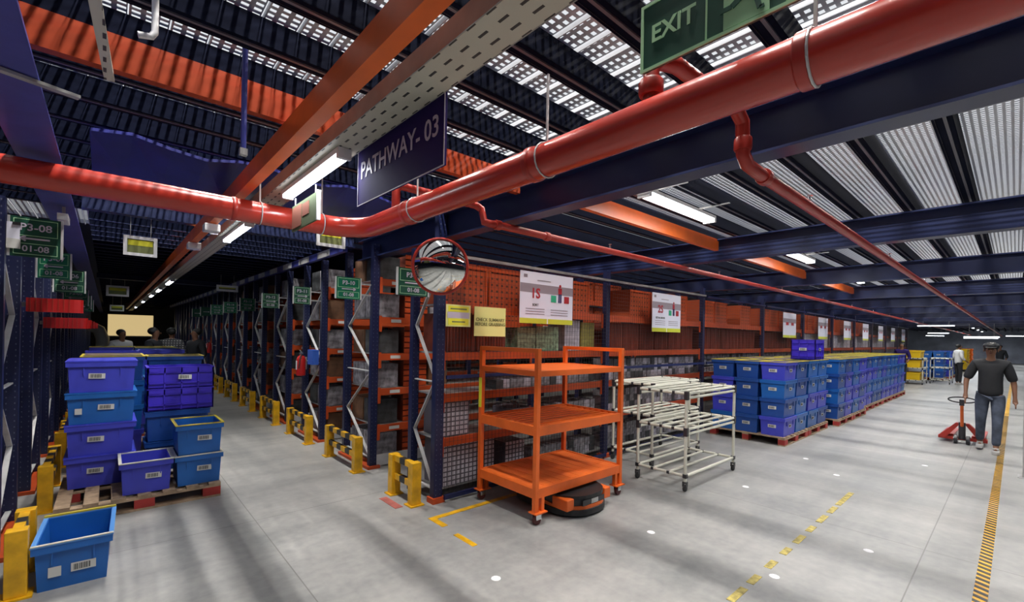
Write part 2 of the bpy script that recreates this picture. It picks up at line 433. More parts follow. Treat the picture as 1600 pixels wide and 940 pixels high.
# ------------------------------------------------------------ fire pipes
PZ = 2.50; PX = 1.51; PY = 3.54; PR = .076
t = thing('fire_main_pipe', 'thick glossy red fire main pipe with an elbow above the corner', 'pipe', (0, 0, 0))
pts = [(-7, PY, PZ), (PX - .28, PY, PZ)]
for k in range(1, 9):
    a = R(90 - k * 90 / 9); pts.append((PX - .28 + .28 * math.cos(a), PY - .28 + .28 * math.sin(a), PZ))
pts += [(PX, PY - .28, PZ), (PX, -4, PZ)]
MB().tube(pts, PR, 28).build('pipe_body', M['red'], t, smooth=True)
for y in (2.75, 1.55, .42, -.8):
    MB().lathe([(PR + .001, -.02), (PR + .006, -.015), (PR + .006, .015), (PR + .001, .02)], (PX, y, PZ), 24, 'Y').build('joint_ring', M['red_dark'], t, smooth=True)
for x in (.62, -.9):
    MB().lathe([(PR + .001, -.015), (PR + .005, -.01), (PR + .005, .01), (PR + .001, .015)], (x, PY, PZ), 24, 'X').build('joint_ring', M['red_dark'], t, smooth=True)
def hanger(x, y, ax, wide=.16, top=2.9):
    h = MB()
    ring = [(x + (PR + .004) * math.cos(a) * (ax == 'Y'), y + (PR + .004) * math.cos(a) * (ax == 'X'), PZ + (PR + .004) * math.sin(a)) for a in [R(k * 20) for k in range(19)]]
    h.tube(ring, .004, 6)
    h.bar((x, y, PZ + PR), (x, y, top), .009)
    return h
for (x, y, ax) in ((PX, 2.65, 'Y'), (PX, 1.47, 'Y'), (PX, .40, 'Y')):
    hanger(x, y, ax).build('hanger_strap', M['galv_light'], t)
for (x, y, ax) in ((-.45, PY, 'X'), (.78, PY, 'X'), (1.20, PY, 'X')):
    hanger(x, y, ax).build('hanger_strap', M['galv_light'], t)
# branch 1: along the cage
def sprinkler(px, py, pz_, par):
    MB().lathe([(.012, 0), (.012, .02), (.007, .024), (.007, .04), (.018, .042), (.018, .045)], (px, py, pz_), 10).build('sprinkler_head', M['silver'], par)
t = thing('sprinkler_pipe', 'thin red sprinkler pipe running along the top of the wire mesh cage', 'pipe')
MB().tube([(PX, 2.95, PZ), (PX, 2.95, 2.70), (PX + .03, 2.95, 2.735), (2.22, 2.95, 2.735), (2.27, 2.94, 2.71), (2.27, 2.9, 2.60), (2.30, 2.86, 2.585), (2.36, 2.85, 2.585), (60, 2.85, 2.585)], .031, 12).build('pipe_body', M['red_dark'], t, smooth=True)
for x in (2.37, 2.95): MB().lathe([(.036, -.03), (.04, -.02), (.04, .02), (.036, .03)], (x, 2.85, 2.585), 14, 'X').build('coupling', M['red_dark'], t, smooth=True)
for k in range(12): sprinkler(3.9 + 2.6 * k, 2.85, 2.612, t)
# branch 2: over the right aisle
t = thing('sprinkler_pipe', 'thin red sprinkler pipe dropping from the fire main and crossing the right aisle overhead', 'pipe')
MB().tube([(PX, .93, PZ), (PX, .93, 2.70), (PX + .03, .92, 2.73), (1.62, .89, 2.735), (2.13, .87, 2.735), (2.20, .87, 2.70), (2.21, .87, 2.56), (2.25, .865, 2.515), (2.34, .86, 2.505), (60, .86, 2.505)], .031, 12).build('pipe_body', M['red_dark'], t, smooth=True)
MB().lathe([(.04, -.03), (.046, -.02), (.046, .02), (.04, .03)], (PX, .93, 2.62), 14).build('coupling', M['red_dark'], t, smooth=True)
MB().lathe([(.036, -.03), (.04, -.02), (.04, .02), (.036, .03)], (2.21, .87, 2.60), 14).build('coupling', M['red_dark'], t, smooth=True)
MB().lathe([(.036, -.03), (.04, -.02), (.04, .02), (.036, .03)], (2.46, .86, 2.505), 14, 'X').build('coupling', M['red_dark'], t, smooth=True)
for k in range(12): sprinkler(3.2 + 2.6 * k, .86, 2.532, t)
# thin hanging rods / chains
t = thing('blue_conduit', 'slim blue rod hanging from the deck in front of the orange cross beam', 'conduit', (.45, 2.37, 2.51))
MB().tube([(0, 0, 0), (0, 0, .59)], .012, 8).build('rod', M['navy_light'], t)
MB().box(-.015, -.015, -.03, .015, .015, 0).build('end_clip', M['galv'], t)
t = thing('pipe_stub', 'short white elbow pipe sticking out below the deck at the upper left', 'pipe', (.12, 2.25, 2.80))
MB().tube([(0, 0, .25), (0, 0, .03), (-.01, 0, .01), (-.05, 0, 0)], .012, 10).build('pipe_body', M['white'], t, smooth=True)
t = thing('diagonal_brace', 'grey steel brace strip slanting across the violet-blue beam at the upper left', 'brace', (-.45, 2.35, 2.60))
MB().bar((-.2, 0, .01), (.35, .2, .01), .03, .012).build('strip', M['galv'], t)
t = thing('slotted_strip', 'narrow slotted grey strut hanging near the violet-blue beam in the upper left corner', 'strut', (-.05, 2.35, 2.78))
MB().bar((0, -.3, .0), (.04, .35, 0), .035, .01).build('strip', M['slotted'], t)

# ------------------------------------------------------------ tube lamps
def lamp_proto(length=1.02, n=2):
    t = thing('tube_lamp', 'lit tube lamp', 'lamp')
    k_ = 1.0 if length < 1.1 else 1.7
    MB().box(-.035 * k_, 0, .012, .035 * k_, length, .04).build('housing', M['white'], t)
    for s in ((-1, 1) if n == 2 else (0,)):
        MB().tube([(s * .018 * k_, .03, 0), (s * .018 * k_, length - .03, 0)], .012 * k_, 10).build('tube', M['tube'], t, smooth=True)
    MB().box(-.035 * k_, 0, -.014 * k_, .035 * k_, .028, .012).box(-.035 * k_, length - .028, -.014 * k_, .035 * k_, length, .012).build('end_cap', M['white'], t)
    return t
def lamp_light(t, length, power):
    l = bpy.data.lights.new('lamp_light', 'AREA'); l.shape = 'RECTANGLE'; l.size = .07 if length < 1.1 else .1; l.size_y = length * .95; l.energy = power * LAMP
    l.color = (.93, .97, 1.0); l.spread = R(180)
    o = bpy.data.objects.new('lamp_light', l); col.objects.link(o); o.parent = t; o.location = (0, length / 2, -.02)
lp = lamp_proto(); lp2 = lamp_proto(1.2)
for hy_ in (.2, 1.0): MB().box(-.012, hy_ - .006, .04, .012, hy_ + .006, .078).box(-.27, hy_ - .012, .078, .20, hy_ + .012, .0868).build('hanger', M['galv'], lp2)
names = ['nearest one, right beside the violet pathway sign', 'one just past the red pipe', 'third one down the aisle', 'fourth one down the aisle', 'fifth one down the aisle', 'sixth one down the aisle', 'farthest one down the aisle', 'one overhead behind the viewer', 'second one overhead behind the viewer', 'one over the near floor']
for i, (y, p) in enumerate(((2.34, 24), (4.46, 26), (10.7, 30), (13.2, 30), (15.6, 30), (19.5, 34), (25, 40), (-1.6, 24), (-3.6, 30))):
    o = place(lp, NEW, (.905, y, 2.598), label='lit twin tube lamp under the slotted channel, ' + names[i])
    lamp_light(o, 1.02, p)
for i, (x, p) in enumerate(((3.25, 34), (6.55, 34), (9.8, 34), (13.1, 34), (16.5, 34), (19.9, 34), (23.3, 34), (30, 60), (38, 90), (44, 200), (50, 300), (56, 300))):
    o = place(lp2, NEW, (x + 1.2, 2.05, 2.86), R(90), label='lit tube lamp tucked between navy beams over the right aisle, %s bay from the corner' % ORD[i])
    lamp_light(o, 1.2, p)
for i, (x, y) in enumerate(((26.2, 1.70), (30.2, .50), (43, -.7), (46, 3.3), (49, .9), (53, 4.1), (56, -1.9), (59, 2.1))):
    o = place(lp2, NEW, (x, y, (2.46, 2.06, 2.3, 2.5, 2.2, 2.4, 2.1, 2.3)[i]), 0, label='lit tube lamp hung crosswise far down the right aisle, %s one' % ORD[i])
    lamp_light(o, 1.2, 60 if i < 2 else 220)
    for hy_ in (.2, 1.0): MB().bar((0, hy_, .04), (0, hy_, 2.949 - o.location.z), .008).build('hanger', M['galv'], o)
for i, (x, y) in enumerate(((3.2, -1.6), (6.6, -1.6), (10.2, -1.6), (14, -1.6), (18, -1.6))):
    o = place(lp2, NEW, (x + 1.2, y, 2.86), R(90), label='lit tube lamp over the near side of the right aisle outside the view, %s bay' % ORD[i])
    lamp_light(o, 1.2, 40)

# ------------------------------------------------------------ signs
def rect_frame(mb, w_, h_, t_, y, d=.004, cx=0, cz=0):
    mb.box(cx - w_ / 2, y - d, cz - h_ / 2, cx + w_ / 2, y, cz - h_ / 2 + t_).box(cx - w_ / 2, y - d, cz + h_ / 2 - t_, cx + w_ / 2, y, cz + h_ / 2)
    mb.box(cx - w_ / 2, y - d, cz - h_ / 2 + t_, cx - w_ / 2 + t_, y, cz + h_ / 2 - t_).box(cx + w_ / 2 - t_, y - d, cz - h_ / 2 + t_, cx + w_ / 2, y, cz + h_ / 2 - t_)
    return mb
# exit sign, plane along Y facing the left aisle
t = thing('exit_sign', 'green EXIT sign with a running figure above the red fire main', 'sign', (1.40, .56, 2.735), R(-90))
MB().box(-.34, -.0, -.115, .34, .012, .115).build('sign_board', M['green_dark'], t)
rect_frame(MB(), .69, .235, .01, .0).build('border', M['green_pale'], t)
text('lettering', 'EXIT', .082, M['green_pale'], t, (-.225, -.002, .0), .0018, sx=.95)
MB().box(-.112, -.003, -.105, -.107, 0, .105).box(.118, -.003, -.105, .123, 0, .105).build('divider', M['green_pale'], t)
MB().hexa([(-.055, -.003, -.105), (.075, -.003, -.105), (.075, 0, -.105), (-.055, 0, -.105)], [(-.055, -.003, .105), (.075, -.003, .105), (.075, 0, .105), (-.055, 0, .105)]).build('doorway_panel', M['green_pale'], t)
rf = MB()
for a, b, th in (((.005, .02), (.012, -.02), .026), ((.012, -.02), (-.03, -.045), .018), ((-.03, -.045), (-.065, -.045), .014), ((.012, -.018), (.04, -.05), .018), ((.04, -.05), (.05, -.088), .014), ((.05, -.088), (.062, -.086), .010), ((.0, .045), (.005, .02), .026), ((.0, .05), (-.035, .03), .012), ((-.035, .03), (-.05, .05), .011), ((.01, .05), (.04, .035), .012), ((.04, .035), (.05, .01), .011)):
    rf.bar((a[0], -.004, a[1]), (b[0], -.004, b[1]), .004, th, up=(0, 0, 1)) if abs(a[0] - b[0]) > abs(a[1] - b[1]) * .2 else rf.bar((a[0], -.004, a[1]), (b[0], -.004, b[1]), .004, th, up=(1, 0, 0))
rf.lathe([(.015, -.006), (.015, -.002)], (.004, 0, .075), 14, 'Y')
rf.build('running_figure', M['green_dark'], t)
MB().hexa([(-.0, -.003, 0)] * 4, [(-.0, -.003, 0)] * 4)
MB().bar((.20, -.002, 0), (.28, -.002, 0), .004, .02).bar((.25, -.002, .03), (.29, -.002, 0), .004, .014).bar((.25, -.002, -.03), (.29, -.002, 0), .004, .014).build('arrow', M['green_pale'], t)
MB().bar((-.25, .006, .115), (-.25, .006, .2), .006).bar((.25, .006, .115), (.25, .006, .2), .006).build('hanger', M['galv'], t)
# pathway sign
t = thing('pathway_sign', 'deep violet PATHWAY- 03 sign hanging from the slotted channel', 'sign', (1.0, 1.97, 2.53), R(-90))
MB().box(-.42, 0, -.165, .42, .012, .165).build('sign_board', M['violet_sign'], t)
rect_frame(MB(), .846, .336, .004, 0, .003).build('border', M['sign_print'], t)
text('lettering', 'PATHWAY- 03', .125, M['sign_print'], t, (0.0, -.002, .008), .0012, sx=.96)
MB().bar((-.36, .006, .165), (-.36, .006, .2), .008).bar((.36, .006, .165), (.36, .006, .2), .008).build('hanger', M['galv'], t)
# picture board under the lamp
t = thing('notice_board', 'green and pink picture board hanging under the lamp in front of the red pipe', 'board', (.93, 3.07, 2.445), R(-90))
MB().box(-.25, 0, -.085, .25, .012, .085).build('board', mat('olive_board', (.10, .13, .07), .8, spec=.1), t)
MB().box(-.235, -.003, -.07, -.05, 0, .07).box(-.03, -.003, -.02, .10, 0, .06).build('print', mat('faded_pink_print', (.26, .10, .07), .8, spec=.1), t)
MB().box(.245, -.004, -.09, .262, .016, .09).build('white_edge', M['white'], t)
MB().bar((-.2, .006, .085), (-.2, .006, .138), .006).bar((.2, .006, .085), (.2, .006, .138), .006).build('hanger', M['galv'], t)
# small hanging frames
def hang_frame(loc, w_, h_, label, top):
    top = (2.80 if loc[1] in (5.9, 13.8) else (2.955 if loc[1] < 7 else 2.92)) - loc[2]
    t = thing('framed_notice', label, 'notice', loc)
    rect_frame(MB(), w_, h_, .03 * w_ / .27, .0, .012).build('frame', M['white'], t)
    MB().box(-w_ / 2 + .01, 0, -h_ / 2 + .01, w_ / 2 - .01, .006, h_ / 2 - .01).build('dark_print', M['olive'], t)
    MB().box(-w_ * .36, -.003, h_ * .03, w_ * .36, 0, h_ * .3).build('yellow_print', M['bright_yellow'], t)
    text('lettering', 'PICK ZONE', h_ * .2, M['ink'], t, (0, -.005, h_ * .16), 0) if False else None
    MB().bar((-w_ * .3, 0, h_ / 2), (-w_ * .3, 0, top), .005).bar((w_ * .3, 0, h_ / 2), (w_ * .3, 0, top), .005).build('hanger', M['galv'], t)
hang_frame((.235, 5.9, 2.505), .265, .195, 'small white framed yellow notice over the left aisle, nearest one left of the lamps', .4)
hang_frame((1.69, 4.7, 2.65), .29, .20, 'small white framed notice half hidden behind the red pipe elbow', .3)
hang_frame((.16, 13.8, 2.53), .40, .24, 'small white framed yellow notice farther down the left aisle', .35)
hang_frame((.22, 19.9, 2.34), .36, .2, 'small framed yellow notice farthest down the left aisle', .5)
hang_frame((2.0, 11.9, 2.62), .42, .14, 'small pale board under the dark deck near the right rack rail of the left aisle', .3)
# green rack aisle signs
def aisle_sign(x, y, z, w_, h_, l1, l2, left, label, m='green_dark', det=True):
    t = thing('aisle_sign', label, 'sign', (x, y, z))
    MB().box(-w_ / 2, 0, -h_ / 2, w_ / 2, .012, h_ / 2).build('sign_board', M[m], t)
    MB().box(w_ / 2, -.004, -h_ / 2, w_ / 2 + .014, .016, h_ / 2).box(-w_ / 2 - .014, -.004, -h_ / 2, -w_ / 2, .016, h_ / 2).build('edge_strip', M['galv_light'], t)
    if det:
        fr = rect_frame(MB(), w_ * .88, h_ * .42, .004, 0, .002, 0, h_ * .24)
        rect_frame(fr, w_ * .88, h_ * .28, .004, 0, .002, 0, -h_ * .30); fr.build('border', M['green_pale'], t)
        text('number', l1, h_ * .25, M['sign_print'], t, (0, -.003, h_ * .24), .001)
        text('row_range', l2, h_ * .21, M['sign_print'], t, (0, -.003, -h_ * .30), .001)
    s = -1 if left else 1
    MB().bar((-.28 * w_, -.002, -.04 * h_), (.28 * w_, -.002, -.04 * h_), .003, .010 * h_ / .25).bar((s * .30 * w_, -.002, -.04 * h_), (s * .20 * w_, -.002, .02 * h_), .003, .012).bar((s * .30 * w_, -.002, -.04 * h_), (s * .20 * w_, -.002, -.10 * h_), .003, .012).build('arrow', M['sign_print'], t)
    ba_, bb_ = (w_ / 2 - .04, (2.43 if y < 3.9 else 2.435) - x) if x > 0 else (-.555 - x, -w_ / 2 + .04)
    for bz_ in (-.25, .25): MB().box(ba_, .012, bz_ * h_ - .01, bb_, .024, bz_ * h_ + .01).build('bracket', M['galv'], t)
    return t
aisle_sign(-.405, 4.85, 2.335, .26, .29, 'P3-08', '01-08', True, 'dark green P3-08 aisle sign with an arrow, nearest on the left')
aisle_sign(-.42, 6.62, 2.31, .235, .27, 'P3-07', '01-08', True, 'brighter green aisle sign just behind and below the P3-08 sign', 'green_sign')
aisle_sign(-.385, 8.39, 2.285, .29, .30, 'P3-06', '01-08', True, 'dark green aisle sign, third one down the left racks')
for k, y in enumerate((10.16, 11.93, 13.70)):
    aisle_sign(-.39, y, 2.16, .28, .26, 'P3-0%d' % (5 - k), '01-08', True, 'green aisle sign, %s one down the left racks' % ORD[k + 3], 'green_sign' if k % 2 == 0 else 'green_dark')
rs = [(3.87, .32)] + [(5.35 + 1.77 * q, (.29, .23, .26)[min(q, 2)]) for q in range(8)]
def on_y(px, py, y):
    return None
for k, (y, w_) in enumerate(rs):
    xx = [2.18, 2.145, 2.155, 2.16, 2.16, 2.16, 2.16, 2.16, 2.16][k]
    zz = [2.175, 2.212, 2.22, 2.22, 2.22, 2.22, 2.22, 2.22, 2.22][k]
    aisle_sign(xx, y, zz, w_, .26, 'P3-%02d' % (9 + k), '01-08', False, 'green aisle sign with right arrow on the %s rack end of the right row' % ORD[k], 'green_sign' if k in (1, 4, 5, 6) else 'green_dark', k < 7)

# ------------------------------------------------------------ pallet racks
def upright(name, x, y, h, par, w_=.09, d=.07, foot=True):
    o = MB().box(-w_ / 2, -d / 2, 0, w_ / 2, d / 2, h).build(name, M['upright'], par, loc=(x, y, .004))
    return o
BEAMZ = [.44, .90, 1.34, 1.80, 2.28]
rackbeam_cache = {}
def shelf_beam(par, x0, x1, y, z, lab=True):
    key = round(x1 - x0, 3), lab
    if key not in rackbeam_cache:
        L = x1 - x0
        b = MB().box(0.03, -.02, 0, L - .03, .02, .085).box(0.0, -.026, -.10, .035, -.012, .10).box(L - .035, -.026, -.10, L, -.012, .10)
        rackbeam_cache[key] = (b.mesh('shelf_beam', M['orange_rack']), MB().box(.16, -.0225, .02, .30, -.0205, .06).mesh('beam_label', M['label']))
    me, lb = rackbeam_cache[key]
    o = bpy.data.objects.new('shelf_beam', me); col.objects.link(o); o.parent = par; o.location = (x0, y, z)
    if lab:
        q = bpy.data.objects.new('beam_label', lb); col.objects.link(q); q.parent = o
brace_cache = {}
def end_brace(par, x, y0, y1, h=2.7):
    d = y1 - y0
    key = round(d, 3)
    if key not in brace_cache:
        b = MB(); z = .12; s = 0
        step = .55
        while z + step < h:
            a = (0, 0 if s == 0 else d, z); c = (0, d if s == 0 else 0, z + step)
            b.bar(a, c, .012, .035, up=(1, 0, 0)); z += step; s = 1 - s
        b.bar((0, 0, .12), (0, d, .12), .012, .035, up=(1, 0, 0)).bar((0, 0, 1.2), (0, d, 1.2), .012, .03, up=(1, 0, 0))
        brace_cache[key] = b.mesh('brace', M['galv_light'])
    o = bpy.data.objects.new('brace', brace_cache[key]); col.objects.link(o); o.parent = par; o.location = (x, y0, 0)

RX = 2.48
# cage rack (front row facing the right aisle)
CX = [2.48, 5.24, 8.15, 11.1, 14.0, 16.9, 19.8, 22.7, 25.6, 28.5, 31.4]
cage = thing('pallet_rack', 'long navy and orange pallet rack behind the wire mesh along the right aisle', 'rack')
for i, x in enumerate(CX):
    u = upright('upright', x, 3.87, 2.9 if i == 0 else 2.62, cage, .10 if i == 0 else .08)
    upright('upright', x, 4.35, 2.6, cage, .08)
    MB().box(-.07, -.06, -.004, .07, .06, .05).build('foot_plate', M['orange_rack'], cage, loc=(x, 3.87, .004))
end_brace(cage, RX, 3.91, 4.31)
LV = [.62, 1.07, 1.50, 2.00]
for i in range(len(CX) - 1):
    for z in LV:
        shelf_beam(cage, CX[i] + .05, CX[i + 1] - .05, 3.90, z - .085, False)
        if i < 4: MB().box(CX[i] + .05, 3.925, z - .02, CX[i + 1] - .05, 4.34, z - .004).build('shelf_panel', M['galv'], cage)
MB().box(CX[0] + .05, 3.93, .085, CX[-1], 4.34, .10).build('shelf_panel', M['galv'], cage)
# wire mesh panels
mesh_cache = {}
for i in range(len(CX) - 1):
    L = CX[i + 1] - CX[i] - .10
    k = round(L, 3)
    if k not in mesh_cache:
        wm = MB(); q = 0
        while q < L: wm.box(q, 0, .06, q + .0025, .0025, 2.46); q += .05
        z = .1
        while z < 2.46: wm.box(0, .0025, z, L, .005, z + .0025); z += .05
        fr = MB().box(0, -.012, .03, L, .014, .075).box(0, -.012, 1.235, L, .014, 1.27).box(0, -.012, 2.45, L, .014, 2.485)
        mesh_cache[k] = (wm.mesh('wire_mesh', M['wire']), fr.mesh('frame', M['navy']))
    t = thing('mesh_panel', 'tall dark wire mesh panel closing the %s rack bay from the corner column' % ORD[i], 'mesh panel', (CX[i] + .05, 3.795, 0))
    for nm, me in zip(('wire_mesh', 'frame'), mesh_cache[k]):
        o = bpy.data.objects.new(nm, me); col.objects.link(o); o.parent = t
MB().box(2.53, 3.77, 2.46, 8.1, 3.782, 2.49).build('top_rail', M['galv'], cage)

# racks of the side aisles, right hand row
ROWY = [5.35 + 1.77 * k for k in range(13)]
racks = []
for k, y in enumerate(ROWY):
    t = thing('pallet_rack', 'navy and orange rack ending at the left aisle, %s past the corner' % ORD[k], 'rack')
    far = k > 7
    xs = [2.48, 5.24, 8.15] if k > 0 else [2.48, 5.24, 8.15, 11.1, 14.0]
    if k > 3: xs = [2.48, 5.24]
    for x in xs:
        upright('upright', x, y, 2.78, t); upright('upright', x, y + .82, 2.78, t)
    MB().box(-.08, -.07, -.004, .08, .9, .03).build('foot_plate', M['orange_rack'], t, loc=(RX, y, .004))
    end_brace(t, RX, y + .04, y + .78)
    for a, b in zip(xs, xs[1:]):
        for z in BEAMZ:
            shelf_beam(t, a + .045, b - .045, y - .02, z, k < 6)
            MB().box(a + .05, y + .03, z + .07, b - .05, y + .78, z + .08).build('shelf_panel', M['galv'], t)
    MB().box(RX + .05, y - .03, .02, RX + 2.7, y - .02, .16).build('kick_plate', M['galv_light'], t)
# rail over the rack ends
t = thing('top_rail', 'pale violet-blue steel rail tying the tops of the right hand rack ends', 'rail', (RX - .09, 0, 2.78))
MB().box(-.03, 6.1, 0, .03, 29, .10).build('rail_body', M['navy_light'], t)
y = 6.6; sp_ = MB()
while y < 29: MB().box(-.034, y, .004, -.030, y + .5, .096).build('pale_plate', M['galv_light'], t); y += .9
sp_ = None
# left hand racks
LROW = [4.85 + 1.77 * k for k in range(13)]
for k, y in enumerate(LROW):
    t = thing('pallet_rack', 'dark navy rack on the left of the aisle, %s from the viewer' % ORD[k], 'rack')
    for x in (-.60, -3.4):
        upright('upright', x, y, 2.6, t); upright('upright', x, y + .82, 2.6, t)
    MB().box(-.08, -.07, -.004, .08, .9, .03).build('foot_plate', M['orange_rack'], t, loc=(-.6, y, .004))
    end_brace(t, -.60, y + .04, y + .78)
    for z in (.62, 1.07, 1.54, 2.02):
        shelf_beam(t, -3.35, -.645, y - .02, z - .085, False)
        MB().box(-3.35, y + .03, z - .01, -.65, y + .78, z).build('shelf_panel', M['galv'], t)
        if k == 0:
            MB().box(-.70, y + .79, z - .12, -.645, y + .86, z + .06).build('beam_connector', M['orange_rack'], t)
upr = MB().box(-.045, -.035, 0, .045, .035, 2.6)
# a rack end at the very left edge, nearer the viewer
# ------------------------------------------------------------ shelf goods
def box_proto(name, w_, d, h, m, cat, lid=None):
    o = MB().box(0, 0, 0, w_, d, h).build(name, m, bevel=0)
    tag(o, name, cat); return o
cart_small = {k: box_proto('small_carton', .105, .20, .10, M[k], 'carton') for k in ('carton', 'carton_lilac', 'carton_dark')}
n_small = 0
def small_rows(bay, x0, x1, z0, rows, where, maxn=400):
    global n_small
    for r in range(rows):
        x = x0
        while x < x1 - .1:
            k = random.choice(('carton', 'carton', 'carton_lilac', 'carton_dark'))
            place(cart_small[k], NEW, (x, 3.94 + random.uniform(0, .02), z0 + r * .1005),
                  label='small pale packed carton on %s' % where if k != 'carton_dark' else 'small dark packed carton on %s' % where,
                  group=('pale' if k != 'carton_dark' else 'dark') + ' small cartons on ' + where)
            n_small += 1
            x += .113
small_rows(1, 5.32, 8.05, 1.072, 3, 'the third shelf behind the mesh, bay behind the white trolleys')
small_rows(1, 5.32, 8.05, .622, 3, 'the second shelf behind the mesh, bay behind the white trolleys')
small_rows(1, 5.32, 7.3, .102, 3, 'the bottom shelf behind the mesh, bay behind the white trolleys')
small_rows(0, 4.1, 5.15, .622, 2, 'the second shelf behind the mesh, behind the orange cart')
small_rows(0, 3.9, 5.15, .102, 2, 'the bottom shelf behind the mesh, behind the orange cart')
small_rows(0, 3.3, 5.1, 1.072, 1, 'the third shelf behind the mesh, behind the orange cart')
# stuff rows in farther bays
st = MB()
for i in range(2, 9):
    for r in range(3):
        x = CX[i] + .07
        while x < CX[i + 1] - .18:
            if random.random() < .93: st.box(x, 3.95, 1.072 + r * .12, x + .10, 4.15, 1.072 + r * .12 + random.uniform(.08, .11))
            x += .113
tag(st.build('packed_cartons', M['carton']), 'rows of small grey cartons packed on the cage shelves beyond the white trolleys', 'cartons', kind='stuff')
# white grid packs near the corner
gp = 0
for (x, z, w_, h, lab) in ((2.60, .102, .52, .46, 'wide block of white gridded packs on the bottom shelf next to the corner column'), (3.14, .102, .14, .45, 'narrow block of white gridded packs beside the wide block on the bottom shelf'), (2.58, .622, .34, .36, 'square block of white gridded packs on the second shelf next to the corner column'),
                          (3.55, .622, .30, .20, 'low block of white packs on the second shelf behind the orange cart'), (3.45, .102, .3, .34, 'white gridded pack on the bottom shelf behind the orange cart')):
    o = MB().box(0, 0, 0, w_, .36, h).build('gridded_pack', M['grid_carton'], loc=(x, 3.935, z)); tag(o, lab, 'pack')
# second shelf-top goods z 1.5..2.0
for (x, w_, h, m, lab) in ((3.62, .30, .28, 'carton_green', 'green and white printed carton on the fourth shelf below the sorting poster, left one'), (3.94, .40, .30, 'carton_green', 'green and white printed carton on the fourth shelf below the sorting poster, right one'),
                           (4.46, .30, .40, 'carton_lilac', 'stack-like white carton right of the sorting poster'), (4.80, .28, .38, 'crate_yellow', 'olive yellow carton beside the second cage post')):
    o = MB().box(0, 0, 0, w_, .3, h).build('printed_carton', M[m] if m != 'crate_yellow' else mat('olive_yellow_carton', (.28, .24, .05), .6, noise=.4, nscale=20), loc=(x, 3.95, 1.502)); tag(o, lab, 'carton')
# rust coloured cartons on level 1.5..2.0 and orange perforated bins above 2.0
def corr(w_, d, h):
    b = MB().box(0, 0.008, 0, w_, d, h); x = .01
    while x < w_ - .02: b.box(x, 0, 0, x + .018, .008, h); x += .04
    return b
bb = tag(corr(.42, .38, .40).build('rust_carton', M['brown_bin']), 'rust', 'carton')
wc = tag(MB().box(0, 0, 0, .42, .38, .40).build('white_carton', M['carton_lilac']), 'white', 'carton')
for i in range(0, 9):
    x = CX[i] + .09; j = 0
    while x + .42 < CX[i + 1] - .05:
        if not (i == 0 and x > 3.3):
            place(bb if i < 4 else wc, NEW, (x, 3.94, 1.502), label='white carton on the fourth shelf of the %s caged bay' % ORD[i], group='white cartons of the %s caged bay' % ORD[i]) if i > 3 else place(bb, NEW, (x, 3.94, 1.502), label='rust red ribbed carton on the fourth shelf of the %s caged bay' % ORD[i], group='rust ribbed cartons of the %s caged bay' % ORD[i])
        x += .44
def perf_bin(w_, d, h):
    t = thing('perforated_bin', 'bin', 'bin')
    b = MB().box(0, 0, 0, w_, .006, h).box(0, d - .006, 0, w_, d, h).box(0, 0, 0, .006, d, h).box(w_ - .006, 0, 0, w_, d, h).box(0, 0, 0, w_, d, .006)
    b.build('bin_body', M['orange_bin'], t)
    MB().box(-.004, -.008, h - .03, w_ + .004, .0, h).box(-.004, -.008, 0, w_ + .004, 0, .025).box(-.004, -.008, .02, .015, 0, h - .02).box(w_ - .015, -.008, .02, w_ + .004, 0, h - .02).build('edge_trim', M['orange_rack'], t)
    return t
pb = perf_bin(.56, .40, .42); pb2 = perf_bin(.40, .40, .36)
for i in range(0, 7):
    x = CX[i] + .10; j = 0
    while x + .56 < CX[i + 1] - .05:
        if (i * 5 + j) % 7 != 5:
            place(pb, NEW, (x, 3.95, 2.004), label='orange perforated bin, top shelf of the %s caged bay, %s from its left' % (ORD[i], ORD[j]))
        x += .60; j += 1
# goods in the side rack rows: orange drawers/bins near the rack mouth, mottled cartons at the ends
gc = {m: tag(MB().box(0, 0, 0, .30, .34, .30).build('shelf_carton', M[m]), 'c', 'carton') for m in ('carton', 'carton_dark', 'carton_brown')}
def slat_bin():
    t = thing('slatted_bin', 'bin', 'bin')
    b = MB().box(0, .01, 0, .34, .34, .34).build('bin_body', M['brown_bin'], t)
    s = MB(); z = 0.0
    while z < .33: s.box(0, 0, z, .34, .01, z + .055); z += .075
    s.build('slat_front', M['orange_rack'], t)
    return t
sb_ = slat_bin()
for k in range(9):
    y = ROWY[k]
    for li, z in enumerate([.10] + [q + .085 for q in BEAMZ]):
        lvl = ORD[li]
        zz = z + .001
        h_av = .33
        if k < 6:
            place(sb_, NEW, (2.92, y + .04, zz), label='rust orange slatted bin on the %s level of the %s side rack, aisle face' % (lvl, ORD[k]))
            place(gc[('carton_dark', 'carton', 'carton_brown')[(k + li) % 3]], NEW, (3.30, y + .04, zz), label='square carton on the %s level of the %s side rack, right of the slatted bin' % (lvl, ORD[k]))
        if z > 2.5 or True:
            for j in range(2):
                m = ('carton', 'carton', 'carton_dark', 'carton_brown')[(k * 3 + li * 2 + j) % 4]
                place(gc[m], NEW, (2.545, y + .06 + .38 * j, zz), label='mottled carton on the %s level at the end of the %s side rack, %s half' % (lvl, ORD[k], ('near', 'far')[j]))
for i in range(1, 4):
    for li, z in ((3, BEAMZ[3] + .086), (4, BEAMZ[4] + .086)):
        for j in range(3):
            place(pb2, NEW, (RX + 1.2 + (i - 1) * 2.8 + j * .45 - (.25 if j == 4 else 0) * 0, 5.40, z), label='orange perforated bin in the rack behind the cage, %s level, %s of bay %s' % (('lower', 'upper')[li - 3], ORD[j], ORD[i]))
